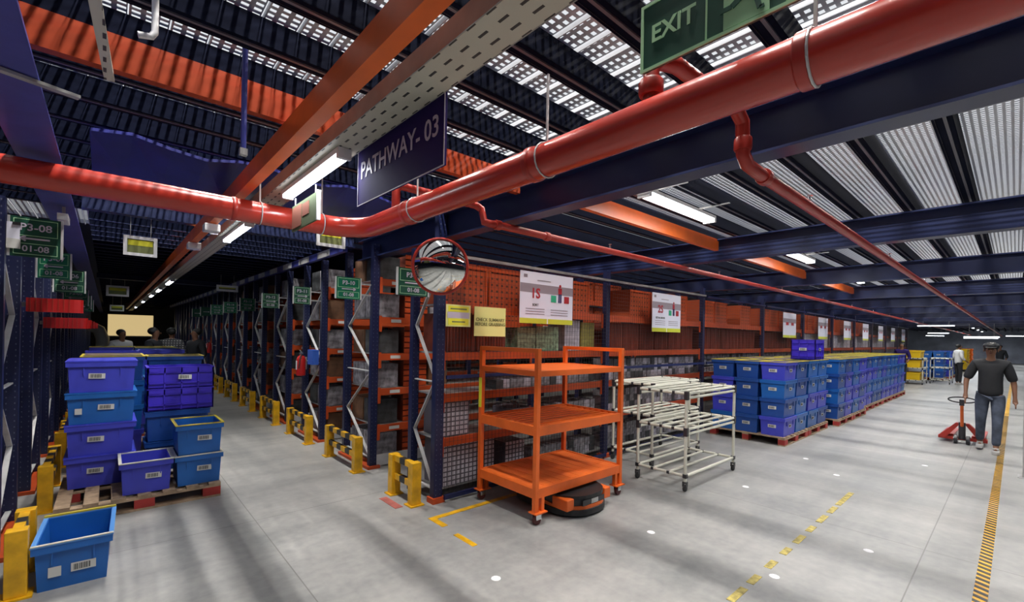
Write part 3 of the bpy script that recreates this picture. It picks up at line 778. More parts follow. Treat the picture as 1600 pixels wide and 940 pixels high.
for k in range(6):
    for li, z in enumerate((.10, .62, 1.07, 1.54)):
        for j in range(2):
            place(gc[('carton_dark', 'carton_brown')[(k + li + j) % 2]], NEW, (-1.02, LROW[k] + .06 + .38 * j, z + .002), label='carton on the %s level at the end of the %s left hand rack, %s half' % (ORD[li], ORD[k], ('near', 'far')[j]))

# ------------------------------------------------------------ guard rails
def guard(span):
    t = thing('guard_rail', 'guard', 'guard rail')
    for y in (0, span):
        MB().box(-.05, y - .045, .012, .05, y + .045, .42).build('post', M['yellow'], t, bevel=.004)
        MB().box(-.075, y - .07, 0, .075, y + .07, .012).build('base_plate', M['yellow'], t)
    for z in (.20, .385):
        n = max(3, int((span - .09) / .13)); y = .045; st_ = (span - .09) / n
        by = MB(); bk = MB()
        for q in range(n):
            (by if q % 2 == 0 else bk).box(-.025, y, z - .03, .025, y + st_, z + .03); y += st_
        r = by.build('rail', M['yellow'], t); bk.build('black_stripe', M['black'], r)
    return t
g1 = guard(.42); g2 = guard(.92)
place(g1, NEW, (2.27, 3.93, 0), label='short yellow and black guard rail before the corner column')
for k in range(7):
    place(g2, NEW, (2.27, 5.30 + 1.77 * k, 0), label='yellow and black guard rail protecting the %s side rack on the right' % ORD[k])
place(g1, NEW, (-.40, 4.12, 0), label='yellow and black guard rail by the near blue crate at the left edge')
for k in range(4):
    place(g2, NEW, (-.40, 5.86 + 1.77 * k, 0), label='yellow and black guard rail protecting the %s left hand rack' % ORD[k])

# ------------------------------------------------------------ crates
crate_cache = {}
def crate_mesh(w_, d, h, ribs=0):
    """open tapered tub with a flange round the top; returns body and rim meshes"""
    key = (w_, d, h, ribs)
    if key in crate_cache: return crate_cache[key]
    tp = 0 if ribs else .014; th = .008
    b = MB()
    W, D = w_ / 2, d / 2; ins = .016 if ribs else .015
    wb, db = W - tp - ins, D - tp - ins; wt, dt = W - ins, D - ins
    B = [(-wb, -db), (wb, -db), (wb, db), (-wb, db)]; T = [(-wt, -dt), (wt, -dt), (wt, dt), (-wt, dt)]
    for i in range(4):
        j = (i + 1) % 4
        def inn(p, q): return (p[0] * (1 - th / max(.01, abs(p[0]))), p[1] * (1 - th / max(.01, abs(p[1]))))
        b0, b1, t0, t1 = B[i], B[j], T[i], T[j]
        b0i, b1i, t0i, t1i = [inn(p, 0) for p in (b0, b1, t0, t1)]
        b.hexa([(*b0, 0), (*b1, 0), (*b1i, 0), (*b0i, 0)], [(*t0, h - .01), (*t1, h - .01), (*t1i, h - .01), (*t0i, h - .01)])
    b.box(-wb, -db, 0.002, wb, db, .012)
    # flange skirt
    for (x0, y0, x1, y1) in ((-W, -D, W, -D + .012), (-W, D - .012, W, D), (-W, -D + .012, -W + .012, D - .012), (W - .012, -D + .012, W, D - .012)):
        b.box(x0, y0, h - .055, x1, y1, h - .008)
    for x in (-wt * .55, wt * .55):       # vertical ribs under the flange
        for s in (-1, 1): b.box(x - .004, s * (dt - .004), h * .55, x + .004, s * (dt + .006), h - .05)
    if ribs:
        for z in [h * (i + .5) / ribs for i in range(ribs)]:
            for s in (-1, 1):
                b.box(-W + .003, s * (D - .017), z - .007, W - .003, s * D, z + .007); b.box(s * (W - .017), -D + .003, z - .007, s * W, D - .003, z + .007)
        for x in [-W + w_ * i / 4 for i in range(5)]:
            x = max(-W + .006, min(W - .006, x))
            for s in (-1, 1): b.box(x - .006, s * (D - .017), 0, x + .006, s * D, h - .01)
        for y in [-D + d * i / 3 for i in range(4)]:
            y = max(-D + .006, min(D - .006, y))
            for s in (-1, 1): b.box(s * (W - .017), y - .006, 0, s * W, y + .006, h - .01)
    r = MB()
    for (x0, y0, x1, y1) in ((-W - .004, -D - .004, W + .004, -D + .02), (-W - .004, D - .02, W + .004, D + .004), (-W - .004, -D + .02, -W + .02, D - .02), (W - .02, -D + .02, W + .004, D - .02)):
        r.box(x0, y0, h - .009, x1, y1, h)
    crate_cache[key] = (b, r)
    return crate_cache[key]
def barcode(par, x, y, z, w_=.12, h=.05, face='F', tilt=0):
    lb = MB().box(-w_ / 2, -.002, -h / 2, w_ / 2, 0, h / 2).build('barcode_label', M['label'], par)
    bars = MB(); q = -w_ * .40; random.seed(3)
    while q < w_ * .28:
        ww = random.choice((.002, .004, .006)); bars.box(q, -.0028, -h * .34, q + ww, -.0021, h * .34); q += ww + .003
    bars.build('print', M['ink'], lb)
    lb.location = (x, y, z)
    lb.rotation_euler = {'F': (0, tilt, 0), 'L': (0, 0, R(-90))}[face]
    return lb
def crate(w_, d, h, m, rim=None, lid=False, ribs=0, labels=(('F', 0),), second=False):
    t = thing('plastic_crate', 'crate', 'crate')
    b, r = crate_mesh(w_, d, h, ribs)
    b.build('crate_body', M[m], t)
    r.build('rim', M[rim] if rim else M[m], t)
    tilt_y = .014
    for f, off in labels:
        if f == 'F': barcode(t, off, -d / 2 + (.0145 if not ribs else -.002), h * .52, face='F', tilt=R(2))
        else: barcode(t, -w_ / 2 + .0145 if not ribs else -w_ / 2 - .002, off, h * .52, face='L')
    if second: 
        q = MB().box(-.025, -.002, -.028, .025, 0, .028).build('white_label', M['label'], t); q.location = (-w_ * .32, -d / 2 + .0125, h * .42)
    if lid:
        l = MB().box(-w_ / 2 - .012, -d / 2 - .012, h - .002, w_ / 2 + .012, -d / 2 + .2, h + .012)
        l = MB().box(-w_ / 2 + .01, -d / 2 + .01, h - .004, w_ / 2 - .01, d / 2 - .01, h + .004)
        l.build('lid', M[m], t)
    return t
random.seed(11)
P = {}
# .6 m along X, .4 m deep in Y, for the long stacks
for nm, m in (('azure', 'blue'), ('indigo', 'indigo'), ('deep blue', 'blue_d')):
    P[nm] = crate(.583, .388, .30, m, None, labels=(('F', 0), ('L', 0)))
    P[nm + ' top'] = crate(.583, .388, .30, m, 'yrim', labels=(('F', 0), ('L', 0)))
# pallets
def pallet(w_, d, front_red=True):
    t = thing('wooden_pallet', 'pallet', 'pallet')
    n = 7
    b = MB(); sw = .10; gap = (w_ - sw * n) / (n - 1)
    for i in range(n):
        x = -w_ / 2 + i * (sw + gap); b.box(x, -d / 2, .118, x + sw, d / 2, .14)
    b.build('deck_boards', M['wood'], t)
    b = MB()
    for y in (-d / 2, -.05, d / 2 - .1): b.box(-w_ / 2, y, .1, w_ / 2, y + .1, .118)
    for y in (-d / 2, -.05, d / 2 - .1): b.box(-w_ / 2, y, 0, w_ / 2, y + .1, .02)
    b.build('stringer_boards', M['wood'], t)
    for x in (-w_ / 2, -.075, w_ / 2 - .15):
        for y in (-d / 2, -.05, d / 2 - .1):
            MB().box(x, y, .02, x + .15, y + .1, .1).build('block', M['red_block'], t)
    return t
plt = pallet(1.2, 1.2)
colr = ['indigo', 'azure', 'deep blue', 'azure', 'indigo', 'indigo', 'azure', 'deep blue']
PAL = [(8.05, 2.44), (9.30, 2.44), (10.86, 2.34), (12.11, 2.34), (13.40, 2.43), (14.65, 2.43), (15.90, 2.43), (17.15, 2.43), (18.42, 2.43)]
for k, (px, py) in enumerate(PAL):
    place(plt, NEW, (px + .6, py + .6, 0), label='wooden pallet with red blocks under the %s crate stack along the right aisle' % ORD[k])
    for cx in range(2):
        for ry in range(3):
            for lz in range(4):
                hidden = not (ry == 0 or lz == 3 or (cx == 0 and k in (0, 2)))
                if hidden or (k > 2 and ry == 2 and lz < 3): continue
                cc = random.choice(colr)
                if k == 0 and cx == 0 and ry == 0: cc = ['indigo', 'deep blue', 'azure', 'indigo'][lz]
                if k == 0 and lz == 3 and ry > 0: cc = 'deep blue'
                pnm = cc + (' top' if lz == 3 else '')
                place(P[pnm], NEW, (px + .3 + .6 * cx + random.uniform(-.004, .004), py + .2 + .4 * ry, .141 + .301 * lz),
                      label='%s crate, %s layer, %s row, %s column, %s pallet of the right aisle' % (cc, ('bottom', 'second', 'third', 'top')[lz], ('front', 'middle', 'rear')[ry], ('near', 'far')[cx], ORD[k]))
vi = crate(.55, .40, .37, 'violet', None, ribs=3, labels=(('F', 0), ('L', 0)))
place(vi, NEW, (9.95, 2.66, 1.347), label='single bright violet ribbed crate standing on top of the long crate stacks')

# left pallet and its crates
place(plt, NEW, (.28, 5.98, 0), label='wooden pallet with red blocks carrying crates in the left aisle')
A = {'indigo': crate(.52, .62, .30, 'indigo', None, lid=True, labels=(('F', -.04),)), 'azure': crate(.52, .62, .30, 'blue', None, lid=True, labels=(('F', .03),), second=True)}
for lz, cc in enumerate(('indigo', 'indigo', 'azure', 'indigo')):
    place(A[cc], NEW, (-.03, 6.24, .141 + .305 * lz), label='%s lidded crate, %s of the tall four-crate stack on the left pallet' % (cc, ('bottom', 'second up', 'third up', 'topmost')[lz]))
nc = crate(.40, .49, .30, 'indigo', 'cream', labels=(('F', .05),))
c = place(nc, NEW, (.295, 5.665, .141), R(0), label='open indigo crate holding a few white bottles at the front of the left pallet')
bot = tag(MB().lathe([(.03, 0), (.032, .01), (.032, .15), (.012, .18), (.012, .2)], n=12).build('white_bottle', M['white'], smooth=True), 'b', 'bottle')
for (dx, dy) in ((-.10, -.10), (-.02, -.12), (.06, -.08), (-.07, 0.0), (.02, .02)):
    place(bot, NEW, (.295 + dx, 5.665 + dy, .155), label='small white bottle inside the open indigo crate on the left pallet', group='white bottles in the indigo crate')
az = crate(.40, .49, .30, 'blue', 'cream', labels=(('F', .04),)); az2 = crate(.40, .49, .30, 'blue', 'yrim', labels=(('F', .04),))
place(az, NEW, (.705, 5.665, .141), label='azure crate at the front right of the left pallet, lower of two')
place(az2, NEW, (.705, 5.665, .443), label='azure open crate with yellow rim, upper of two, front right of left pallet')
dz = crate(.58, .40, .32, 'blue_d', None, labels=())
for lz in range(2): place(dz, NEW, (.60, 6.37 - .005, .141 + .325 * lz), label='deep blue crate under the ribbed violet crates on the left pallet, %s one' % ('lower', 'upper')[lz])
rb = crate(.60, .40, .235, 'violet', None, ribs=2, labels=(('F', .03),)); rb2 = crate(.60, .40, .235, 'violet', None, ribs=2, labels=())
place(rb2, NEW, (.62, 6.36, .795), label='violet ribbed crate below the topmost ribbed one on the left pallet')
place(rb, NEW, (.62, 6.36, 1.032), label='violet ribbed crate, topmost at the right of the left pallet')
# pallets further down the left aisle
for k, (px, py) in enumerate(((.36, 7.75), (.36, 9.3), (.36, 10.9))):
    place(plt, NEW, (px, py, 0), label='wooden pallet behind in the left aisle, %s one past the nearest' % ORD[k])
    for cx in range(2):
        for ry in range(2):
            for lz in range(4):
                if lz == 3 and (cx + ry + k) % 3 == 2: continue
                if lz < 2 and ry == 1: continue
                cc = random.choice(('indigo', 'azure', 'deep blue'))
                place(P[cc + (' top' if lz == 3 and k % 2 == 0 else '')], NEW, (px - .3 + .6 * cx, py - .38 + .42 * ry, .141 + .301 * lz),
                      label='%s crate, %s layer, %s side, %s row, %s rear left-aisle pallet' % (cc, ('bottom', 'second', 'third', 'top')[lz], ('left', 'right')[cx], ('front', 'back')[ry], ORD[k]))
# near crate at bottom left
nr = crate(.385, .60, .30, 'blue', 'lightblue', labels=(), )
MB().box(-.195, .283, .298, .195, .306, .312).build('yellow_edge', M['yrim'], nr)
MB().box(-.195, -.306, .3001, .195, -.285, .306).build('pale_edge', M['cream'], nr)
nr['label'] = 'bright azure open crate standing alone on the floor at the bottom left corner'
nr.location = (-.135, 4.36, 0); nr.rotation_euler = (0, 0, R(-2))
barcode(nr, .05, -.30 + .019, .12, .12, .055, 'F', R(0))
q = MB().box(-.03, -.002, -.032, .03, 0, .032).build('square_label', M['label'], nr); q.location = (-.085, -.281, .115)
mb = MB()
for s in (-1, 1): mb.box(s * .178, -.285, .02, s * .181, .285, .285)

# ------------------------------------------------------------ red ribbed tubs on left rack ends
def red_tub():
    t = thing('red_tub', 'tub', 'tub')
    prof = []
    b = MB().box(-.17, -.06, 0, .13, .06, .12)
    b.lathe([(.06, 0), (.06, .12)], (.13, 0, 0), 16)
    b.build('tub_body', M['red_plastic'], t, smooth=False)
    r = MB(); x = -.15
    while x < .13: r.box(x, -.064, .0, x + .008, -.06, .12); x += .035
    r.build('ribs', M['red_dark'], t)
    MB().box(-.2, -.01, .04, -.17, .01, .08).build('bracket', M['galv'], t)
    return t
rt = red_tub()
for k, (y, z) in enumerate(((5.78, 1.81), (7.2, 1.665), (8.97, 1.665), (10.7, 1.665), (12.5, 1.665), (14.3, 1.66))):
    place(rt, NEW, (-.36, y, z), label='red ribbed plastic tub on the %s rack end at the left of the aisle' % ORD[k])

# ------------------------------------------------------------ orange cart
t = thing('orange_trolley', 'tall orange three-tier steel trolley standing in front of the cage', 'trolley', (2.86, 2.84, 0))
W_, D_ = 1.27, .80
for x in (0, W_):
    for y in (0, D_):
        MB().box(x - .022, y - .022, .115, x + .022, y + .022, 1.57).build('post', M['orange'], t, bevel=.003)
        s = 1 if x == 0 else -1
        MB().box(x + s * .06, y - .02, .115, x + s * .095, y + .02, .26).build('leg_stub', M['orange'], t)
        MB().box(x + (-.04 if s > 0 else -.11), y - .05, .105, x + (.11 if s > 0 else .04), y + .05, .115).build('caster_plate', M['orange'], t)
        cs = MB().box(x - .03 + s * .02, y - .03, .05, x + .03 + s * .02, y - .024, .105).box(x - .03 + s * .02, y + .024, .05, x + .03 + s * .02, y + .03, .105).box(x - .03 + s * .02, y - .03, .095, x + .03 + s * .02, y + .03, .105).build('caster_fork', M['silver'], t)
        MB().lathe([(.03, -.016), (.042, -.014), (.042, .014), (.03, .016)], (x + s * .02, y, .043), 18, 'Y').build('caster_wheel', M['maroon'], cs, smooth=True)
for x in (0, W_): MB().box(x - .02, .022, 1.53, x + .02, D_ - .022, 1.57).build('top_rail', M['orange'], t, bevel=.002)
for z, nm in ((1.32, 'upper'), (.79, 'middle'), (.235, 'lower')):
    hh = .05 if z > 1 else .085
    fr = MB().box(0, -.018, z, W_, .018, z + hh).box(0, D_ - .018, z, W_, D_ + .018, z + hh).box(-.018, 0, z, .018, D_, z + hh).box(W_ - .018, 0, z, W_ + .018, D_, z + hh)
    fr.build(nm + '_shelf_frame', M['orange'], t)
    zt = z + hh
    if nm == 'middle':
        s = MB(); y = .06
        while y < D_ - .05: s.box(.02, y, zt - .03, W_ - .02, y + .035, zt - .01); y += .085
        s.build('shelf_slats', M['orange'], t)
    elif nm == 'upper': MB().box(.02, .02, zt - .012, W_ - .02, D_ - .02, zt - .004).build('shelf_sheet', M['orange'], t)
    else:
        s = MB(); x = .02
        while x < W_ - .03: s.box(x, .02, zt - .018, min(x + .118, W_ - .02), D_ - .02, zt - .004); x += .122
        s.build('shelf_boards', M['orange_board'], t)
MB().box(-.024, D_ - .024, .95, -.021, D_ + .02, 1.25).build('yellow_sticker', M['bright_yellow'], t)
# robot
t = thing('transport_robot', 'low orange and black transport robot parked under the orange trolley', 'robot', (3.47, 3.10, 0), R(0))
def rounded(mb, w_, d, r, z0, z1, n=6, bulge=0):
    pts = []
    for cx, cy, a0 in ((w_ / 2 - r, d / 2 - r, 0), (-w_ / 2 + r, d / 2 - r, 90), (-w_ / 2 + r, -d / 2 + r, 180), (w_ / 2 - r, -d / 2 + r, 270)):
        for i in range(n + 1):
            a = R(a0 + 90 * i / n); pts.append((cx + r * math.cos(a), cy + r * math.sin(a)))
    b = len(mb.v); k = len(pts)
    mb.v += [(p[0], p[1], z0) for p in pts] + [(p[0], p[1], z1) for p in pts]
    mb.f.append(tuple(b + i for i in reversed(range(k)))); mb.f.append(tuple(b + k + i for i in range(k)))
    for i in range(k): j = (i + 1) % k; mb.f.append((b + i, b + j, b + k + j, b + k + i))
    return mb
rounded(MB(), .66, .92, .28, .022, .075).build('bumper', M['rubber'], t)
rounded(MB(), .63, .89, .26, .075, .105).build('lower_band', M['orange'], t)
rounded(MB(), .60, .86, .25, .105, .165).build('sensor_band', M['dark'], t)
for s in (-1, 1):
    MB().box(s * .10 - .06, -.438, .11, s * .10 + .06, -.428, .158).build('sensor_window', M['dark'], t)
    MB().box(s * .28 - .05, -.39, .08, s * .28 + .05, -.2, .185).build('corner_cover', M['orange'], t, bevel=.01)
MB().box(-.04, -.442, .112, .06, -.436, .155).build('badge_plate', M['galv'], t)
rounded(MB(), .62, .88, .26, .165, .20).build('top_deck', M['black'], t)
MB().lathe([(.14, .2), (.14, .222)], n=24).build('lift_plate', M['dark'], t)
for s in (-1, 1): MB().lathe([(.05, -.02), (.05, .02)], (s * .2, 0, .05), 16, 'X').build('drive_wheel', M['rubber'], t)

# ------------------------------------------------------------ cream pipe trolleys
def pipe_trolley(W_, D_, levels):
    t = thing('pipe_trolley', 'trolley', 'trolley'); r = .017
    H_ = levels[-1]
    for x in (0, W_):
        for y in (0, D_):
            MB().tube([(x, y, .10), (x, y, H_ + .02)], r, 10).build('post', M['cream'], t, smooth=True)
            f = MB().box(x - .022, y - .022, .055, x + .022, y - .016, .10).box(x - .022, y + .016, .055, x + .022, y + .022, .10).box(x - .022, y - .022, .095, x + .022, y + .022, .11).build('caster_fork', M['dark'], t)
            MB().lathe([(.034, -.013), (.038, -.01), (.038, .01), (.034, .013)], (x, y, .04), 14, 'Y').build('caster_wheel', M['rubber'], f, smooth=True)
    for li, z in enumerate(levels):
        for x in (0, W_): MB().tube([(x, 0, z), (x, D_, z)], r, 8).build('side_rail', M['cream'], t, smooth=True)
        for y in (0, D_):
            MB().tube([(0, y, z), (W_, y, z)], r, 8).build('long_rail', M['cream'], t, smooth=True)
        if li > 0:
            for y in (0, D_): MB().tube([(0, y, z - .05), (W_, y, z - .05)], r, 8).build('long_rail', M['cream'], t, smooth=True)
        n = 3 if li else 2
        for i in range(1, n + 1):
            y = D_ * i / (n + 1); MB().tube([(0, y, z), (W_, y, z)], .015, 8).build('shelf_pipe', M['cream'], t, smooth=True)
        if li:
            for x in (W_ * .33, W_ * .66): MB().tube([(x, 0, z - .02), (x, D_, z - .02)], .011, 8).build('cross_pipe', M['cream'], t, smooth=True)
        j = MB()
        for x in (0, W_):
            for y in (0, D_): j.box(x - .021, y - .021, z - (.07 if li else .02), x + .021, y + .021, z + .022)
            for i in range(1, n + 1): j.box(x - .017, D_ * i / (n + 1) - .016, z - .016, x + .017, D_ * i / (n + 1) + .016, z + .016)
        j.build('joint_clamps', M['dark'], t)
    return t
pt = pipe_trolley(1.26, .60, [.17, .68, 1.08])
place(pt, NEW, (4.77, 2.42, 0), label='cream pipe trolley with three open tiers, the front one')
place(pt, NEW, (5.25, 3.12, 0), label='cream pipe trolley standing behind the front one against the mesh')
# far trolleys with yellow crates
p3 = place(pt, NEW, (24.8, 2.55, 0), 0, label='pale pipe trolley loaded with yellow crates far down the right aisle')
p4 = place(pt, NEW, (26.2, 1.85, 0), 0, label='small pale pipe trolley beside the worker in grey far down the aisle')
yc = crate(.55, .50, .30, 'crate_yellow', None, labels=()); oc = crate(.58, .5, .32, 'crate_orange', None, labels=())
for k, z in enumerate((.19, .70, 1.10)):
    for j in range(2): place(yc, NEW, (24.8 + .32 + .6 * j, 2.86, z), label='yellow crate on the %s tier of the far pale trolley, %s one' % (('bottom', 'middle', 'top')[k], ('left', 'right')[j]))
k = 0
for px, py, cols_ in ((28.5, 2.2, ('deep blue', 'azure')), (29.9, 2.1, ('indigo', 'azure')), (31.3, 2.1, ('indigo', 'deep blue')), (33.0, 2.0, ('azure', 'indigo'))):
    place(plt, NEW, (px + .6, py + .6, 0), label='pallet under the far blue stack, %s one past the worker in grey' % ORD[k])
    for lz in range(4):
        for cx in range(2):
            for ry in range(2):
                place(P[cols_[(lz + cx) % 2]], NEW, (px + .3 + .6 * cx, py + .2 + .4 * ry, .141 + .301 * lz), label='%s crate of %s far blue stack, %s layer, %s column, %s row' % (cols_[(lz + cx) % 2], ORD[k], ('bottom', 'second', 'third', 'top')[lz], ('near', 'far')[cx], ('front', 'rear')[ry]))
    k += 1
for k, (px, py, pr_) in enumerate(((40, 2.0, yc), (41.3, 2.0, yc), (42.6, 1.9, oc))):
    place(plt, NEW, (px + .6, py + .6, 0), label='far pallet under the %s stack of bright crates' % ORD[k])
    for lz in range(4):
        for cx in range(2):
            place(pr_, NEW, (px + .3 + .6 * cx, py + .3, .141 + .32 * lz), label='%s crate in the %s bright far stack, %s layer, %s column' % ('yellow' if pr_ is yc else 'orange', ORD[k], ('bottom', 'second', 'third', 'top')[lz], ('near', 'far')[cx]))
t = thing('steel_post', 'slim grey steel post at the right edge of the view', 'post', (8.75, -.12, 0))
MB().box(-.05, -.05, .01, .05, .05, 2.64).build('post_body', M['galv'], t); MB().box(-.09, -.09, 0, .09, .09, .01).build('base_plate', M['galv'], t)

# ------------------------------------------------------------ mirror
t = thing('convex_mirror', 'round convex safety mirror with a dark red rim on the corner column', 'mirror', (2.245, 3.50, 2.295), R(-28)); t.rotation_euler = (R(9), 0, R(-28))
prof = [(.245 * math.sin(R(a * 4)) / math.sin(R(52)), 0) for a in range(1, 14)]
Rm = .245 / math.sin(R(48)); pf = [(.001, -Rm * (1 - math.cos(R(48))))]
for a in range(4, 49, 4): pf.append((Rm * math.sin(R(a)), -Rm * (math.cos(R(a)) - math.cos(R(48)))))
pf = [(r_, z_ if i else -Rm * (1 - math.cos(R(48)))) for i, (r_, z_) in enumerate(pf)]
pf += [(.245, .01)]
MB().lathe(pf, n=40, axis='Y').build('mirror_dome', M['mirror'], t, smooth=True)
rg = [((.248) * math.cos(R(a)), 0, .248 * math.sin(R(a))) for a in range(0, 361, 9)]
MB().tube(rg, .013, 8, caps=False).build('rim', M['red_dark'], t, smooth=True)
MB().lathe([(.24, .012), (.12, .035)], n=24, axis='Y').build('back_shell', M['red_dark'], t, smooth=True)
MB().bar((0, .03, 0), (.05, .34, 0), .03).build('bracket_arm', M['red_dark'], t)

# ------------------------------------------------------------ posters on the cage
PYc = 3.765
def poster(x0, x1, z0, z1, num, word, label, k):
    w_ = x1 - x0; h = z1 - z0
    t = thing('poster', label, 'poster', ((x0 + x1) / 2, PYc, (z0 + z1) / 2))
    MB().box(-w_ / 2, 0, -h / 2, w_ / 2, .006, h / 2).build('sheet', M['paper'], t)
    MB().box(-w_ / 2, -.002, h * .10, w_ / 2, 0, h * .27).build('grey_band', M['poster_grey'], t)
    MB().box(-w_ / 2, -.002, -h / 2, -.01, 0, -h * .40).box(.01, -.002, -h / 2, w_ / 2, 0, -h * .40).build('lime_band', M['lime'], t)
    if k < 3:
        text('number', num, h * .27, M['crimson'], t, (-w_ * .23, -.004, h * .08), .004)
        text('word', word, h * .07, M['ink'], t, (-w_ * .23, -.004, -h * .14), .0003)
        fig = MB().box(w_ * .20, -.004, h * .12, w_ * .27, -.002, h * .24).lathe([(.02, -.004), (.02, -.002)], (w_ * .235, 0, h * .28), 12, 'Y')
        fig.build('figure_body', M['crimson'], t)
        MB().box(w_ * .205, -.004, -h * .06, w_ * .23, -.002, h * .12).box(w_ * .24, -.004, -h * .06, w_ * .265, -.002, h * .12).build('figure_legs', M['violet_sign'], t)
        MB().box(w_ * .06, -.004, -h * .06, w_ * .16, -.002, h * .08).build('green_bin_print', M['teal'], t)
        MB().box(w_ * .32, -.004, -h * .06, w_ * .42, -.002, h * .08).build('red_bin_print', M['crimson'], t)
        ln = MB()
        for zz in (-.22, -.27, -.32):
            ln.box(-w_ * .40, -.003, h * zz, -w_ * .06, -.001, h * (zz + .012)); ln.box(w_ * .06, -.003, h * zz, w_ * .40, -.001, h * (zz + .012))
        ln.box(-w_ * .2, -.003, h * .34, w_ * .05, -.001, h * .355).box(-w_ * .44, -.003, h * .38, -w_ * .38, -.001, h * .44)
        tag(ln.build('small_print', M['poster_grey'], t), kind='stuff')
    else:
        MB().box(-w_ * .3, -.004, 0, -w_ * .1, -.002, h * .12).box(w_ * .1, -.004, 0, w_ * .3, -.002, h * .12).build('print', M['crimson'], t)
poster(3.48, 4.39, 1.83, 2.43, '1S', 'SORT', 'white and lime 1S SORT poster on the mesh beside the yellow notices', 0)
poster(6.27, 7.15, 1.79, 2.40, '2S', 'SET IN ORDER', 'white and lime 2S poster on the second mesh panel', 1)
for k, x in enumerate((12.15, 15.05, 17.9, 20.6, 23.4, 26.2, 29.0)):
    poster(x, x + .95, 1.77, 2.38, '%dS' % (k + 3), '', 'white wall poster on the mesh, %s one beyond the 2S poster' % ORD[k], 3)
t = thing('yellow_notice', 'bright yellow notice with a grey middle band beside the corner column', 'notice', (2.64, PYc, 1.872))
MB().box(-.15, 0, -.11, .15, .005, .11).build('sheet', M['yellow_paper'], t)
MB().box(-.125, -.002, .04, .125, 0, .095).box(-.125, -.002, -.095, .125, 0, -.03).build('yellow_band', M['bright_yellow'], t)
MB().box(-.135, -.002, -.025, .135, 0, .035).build('grey_band', M['sign_print'], t)
MB().box(-.10, -.003, .06, .10, -.001, .075).box(-.08, -.003, -.068, .08, -.001, -.055).build('print', M['olive'], t)
t = thing('yellow_notice', 'pale yellow CHECK SUMMARY notice left of the sorting poster', 'notice', (3.055, PYc, 1.825))
MB().box(-.215, 0, -.155, .215, .005, .155).build('sheet', M['yellow_paper'], t)
text('lettering', 'CHECK SUMMARY\nBEFORE GRABBING', .048, M['olive'], t, (0, -.003, -.005), .0006)

# ------------------------------------------------------------ fire extinguishers
def extinguisher():
    t = thing('fire_extinguisher', 'ext', 'fire extinguisher')
    MB().lathe([(.06, 0), (.07, .01), (.07, .26), (.05, .31), (.02, .33), (.02, .345)], n=20).build('cylinder', M['red_plastic'], t, smooth=True)
    MB().box(-.02, -.03, .345, .02, .05, .375).bar((0, -.03, .37), (0, .08, .41), .02, .008).build('valve_handle', M['silver'], t)
    MB().tube([(0, -.03, .36), (-.04, -.08, .30), (-.06, -.085, .12)], .01, 8).build('hose', M['rubber'], t, smooth=True)
    MB().box(-.072, -.03, .10, -.068, .03, .24).build('white_label', M['white'], t)
    MB().box(.06, -.02, .1, .085, .02, .3).build('wall_bracket', M['galv'], t)
    return t
ex = extinguisher()
place(ex, NEW, (2.34, 7.72, .97), R(0), label='red fire extinguisher hung on the end of the second side rack')
place(ex, NEW, (2.34, 16.6, .97), R(0), label='red fire extinguisher far down the right side of the left aisle')
tag(MB().box(0, 0, 0, .10, .22, .23).build('blue_board', mat('bright_blue_board', (.05, .15, .65), .5), loc=(2.36, 7.25, 1.17)), 'small blue board beside the nearer fire extinguisher', 'board')

# ------------------------------------------------------------ odds at the left rack tops
t = thing('hanging_tag', 'pale lilac papers clipped to the P3-08 sign at the left edge', 'tag', (-.53, 4.83, 2.33))
MB().box(-.02, 0, -.02, .045, .008, .10).build('paper', M['paper'], t); MB().box(-.02, -.006, -.09, .05, .0, -.02).build('paper', M['label'], t); MB().box(.01, -.012, .08, .05, .012, .1).build('clip', M['dark'], t)
t = thing('emergency_lamp', 'small white emergency lamp fixed under the violet-blue beam', 'lamp', (-.27, 5.0, 2.50))
MB().box(-.03, -.12, 0, .03, .12, .05).build('lamp_body', M['white'], t); MB().box(-.01, -.01, .05, .01, .01, .12).build('stem', M['galv'], t)
for k, (x, y) in enumerate(((.70, 6.1), (.69, 4.9))):
    t = thing('junction_box', 'white junction box clamped to the orange box beam, %s one past the red pipe' % ('farther' if k == 0 else 'nearer'), 'box', (x, y, 2.57))
    MB().box(-.06, -.07, 0, .06, .07, .065).build('box_body', M['white'], t, bevel=.006); MB().tube([(0, .07, .03), (.02, .2, .02), (.1, .35, .05)], .006, 6).build('cable', M['white'], t)
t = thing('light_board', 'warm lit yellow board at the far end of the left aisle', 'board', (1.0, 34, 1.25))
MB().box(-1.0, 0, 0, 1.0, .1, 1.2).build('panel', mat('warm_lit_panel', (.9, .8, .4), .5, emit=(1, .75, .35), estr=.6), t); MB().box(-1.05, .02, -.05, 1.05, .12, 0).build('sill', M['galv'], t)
for s in (-.95, .95): MB().box(s - .04, .03, -1.25, s + .04, .10, -.05).build('leg', M['galv'], t)
t = thing('white_duct', 'pale arched duct at the far end of the left aisle', 'duct', (-.8, 33, 0))
MB().tube([(-.6, 0, 0), (-.6, 0, 1.1), (-.45, 0, 1.55), (0, 0, 1.85), (.45, 0, 1.55), (.6, 0, 1.1), (.6, 0, 0)], .28, 12).build('duct_body', M['white'], t, smooth=True)

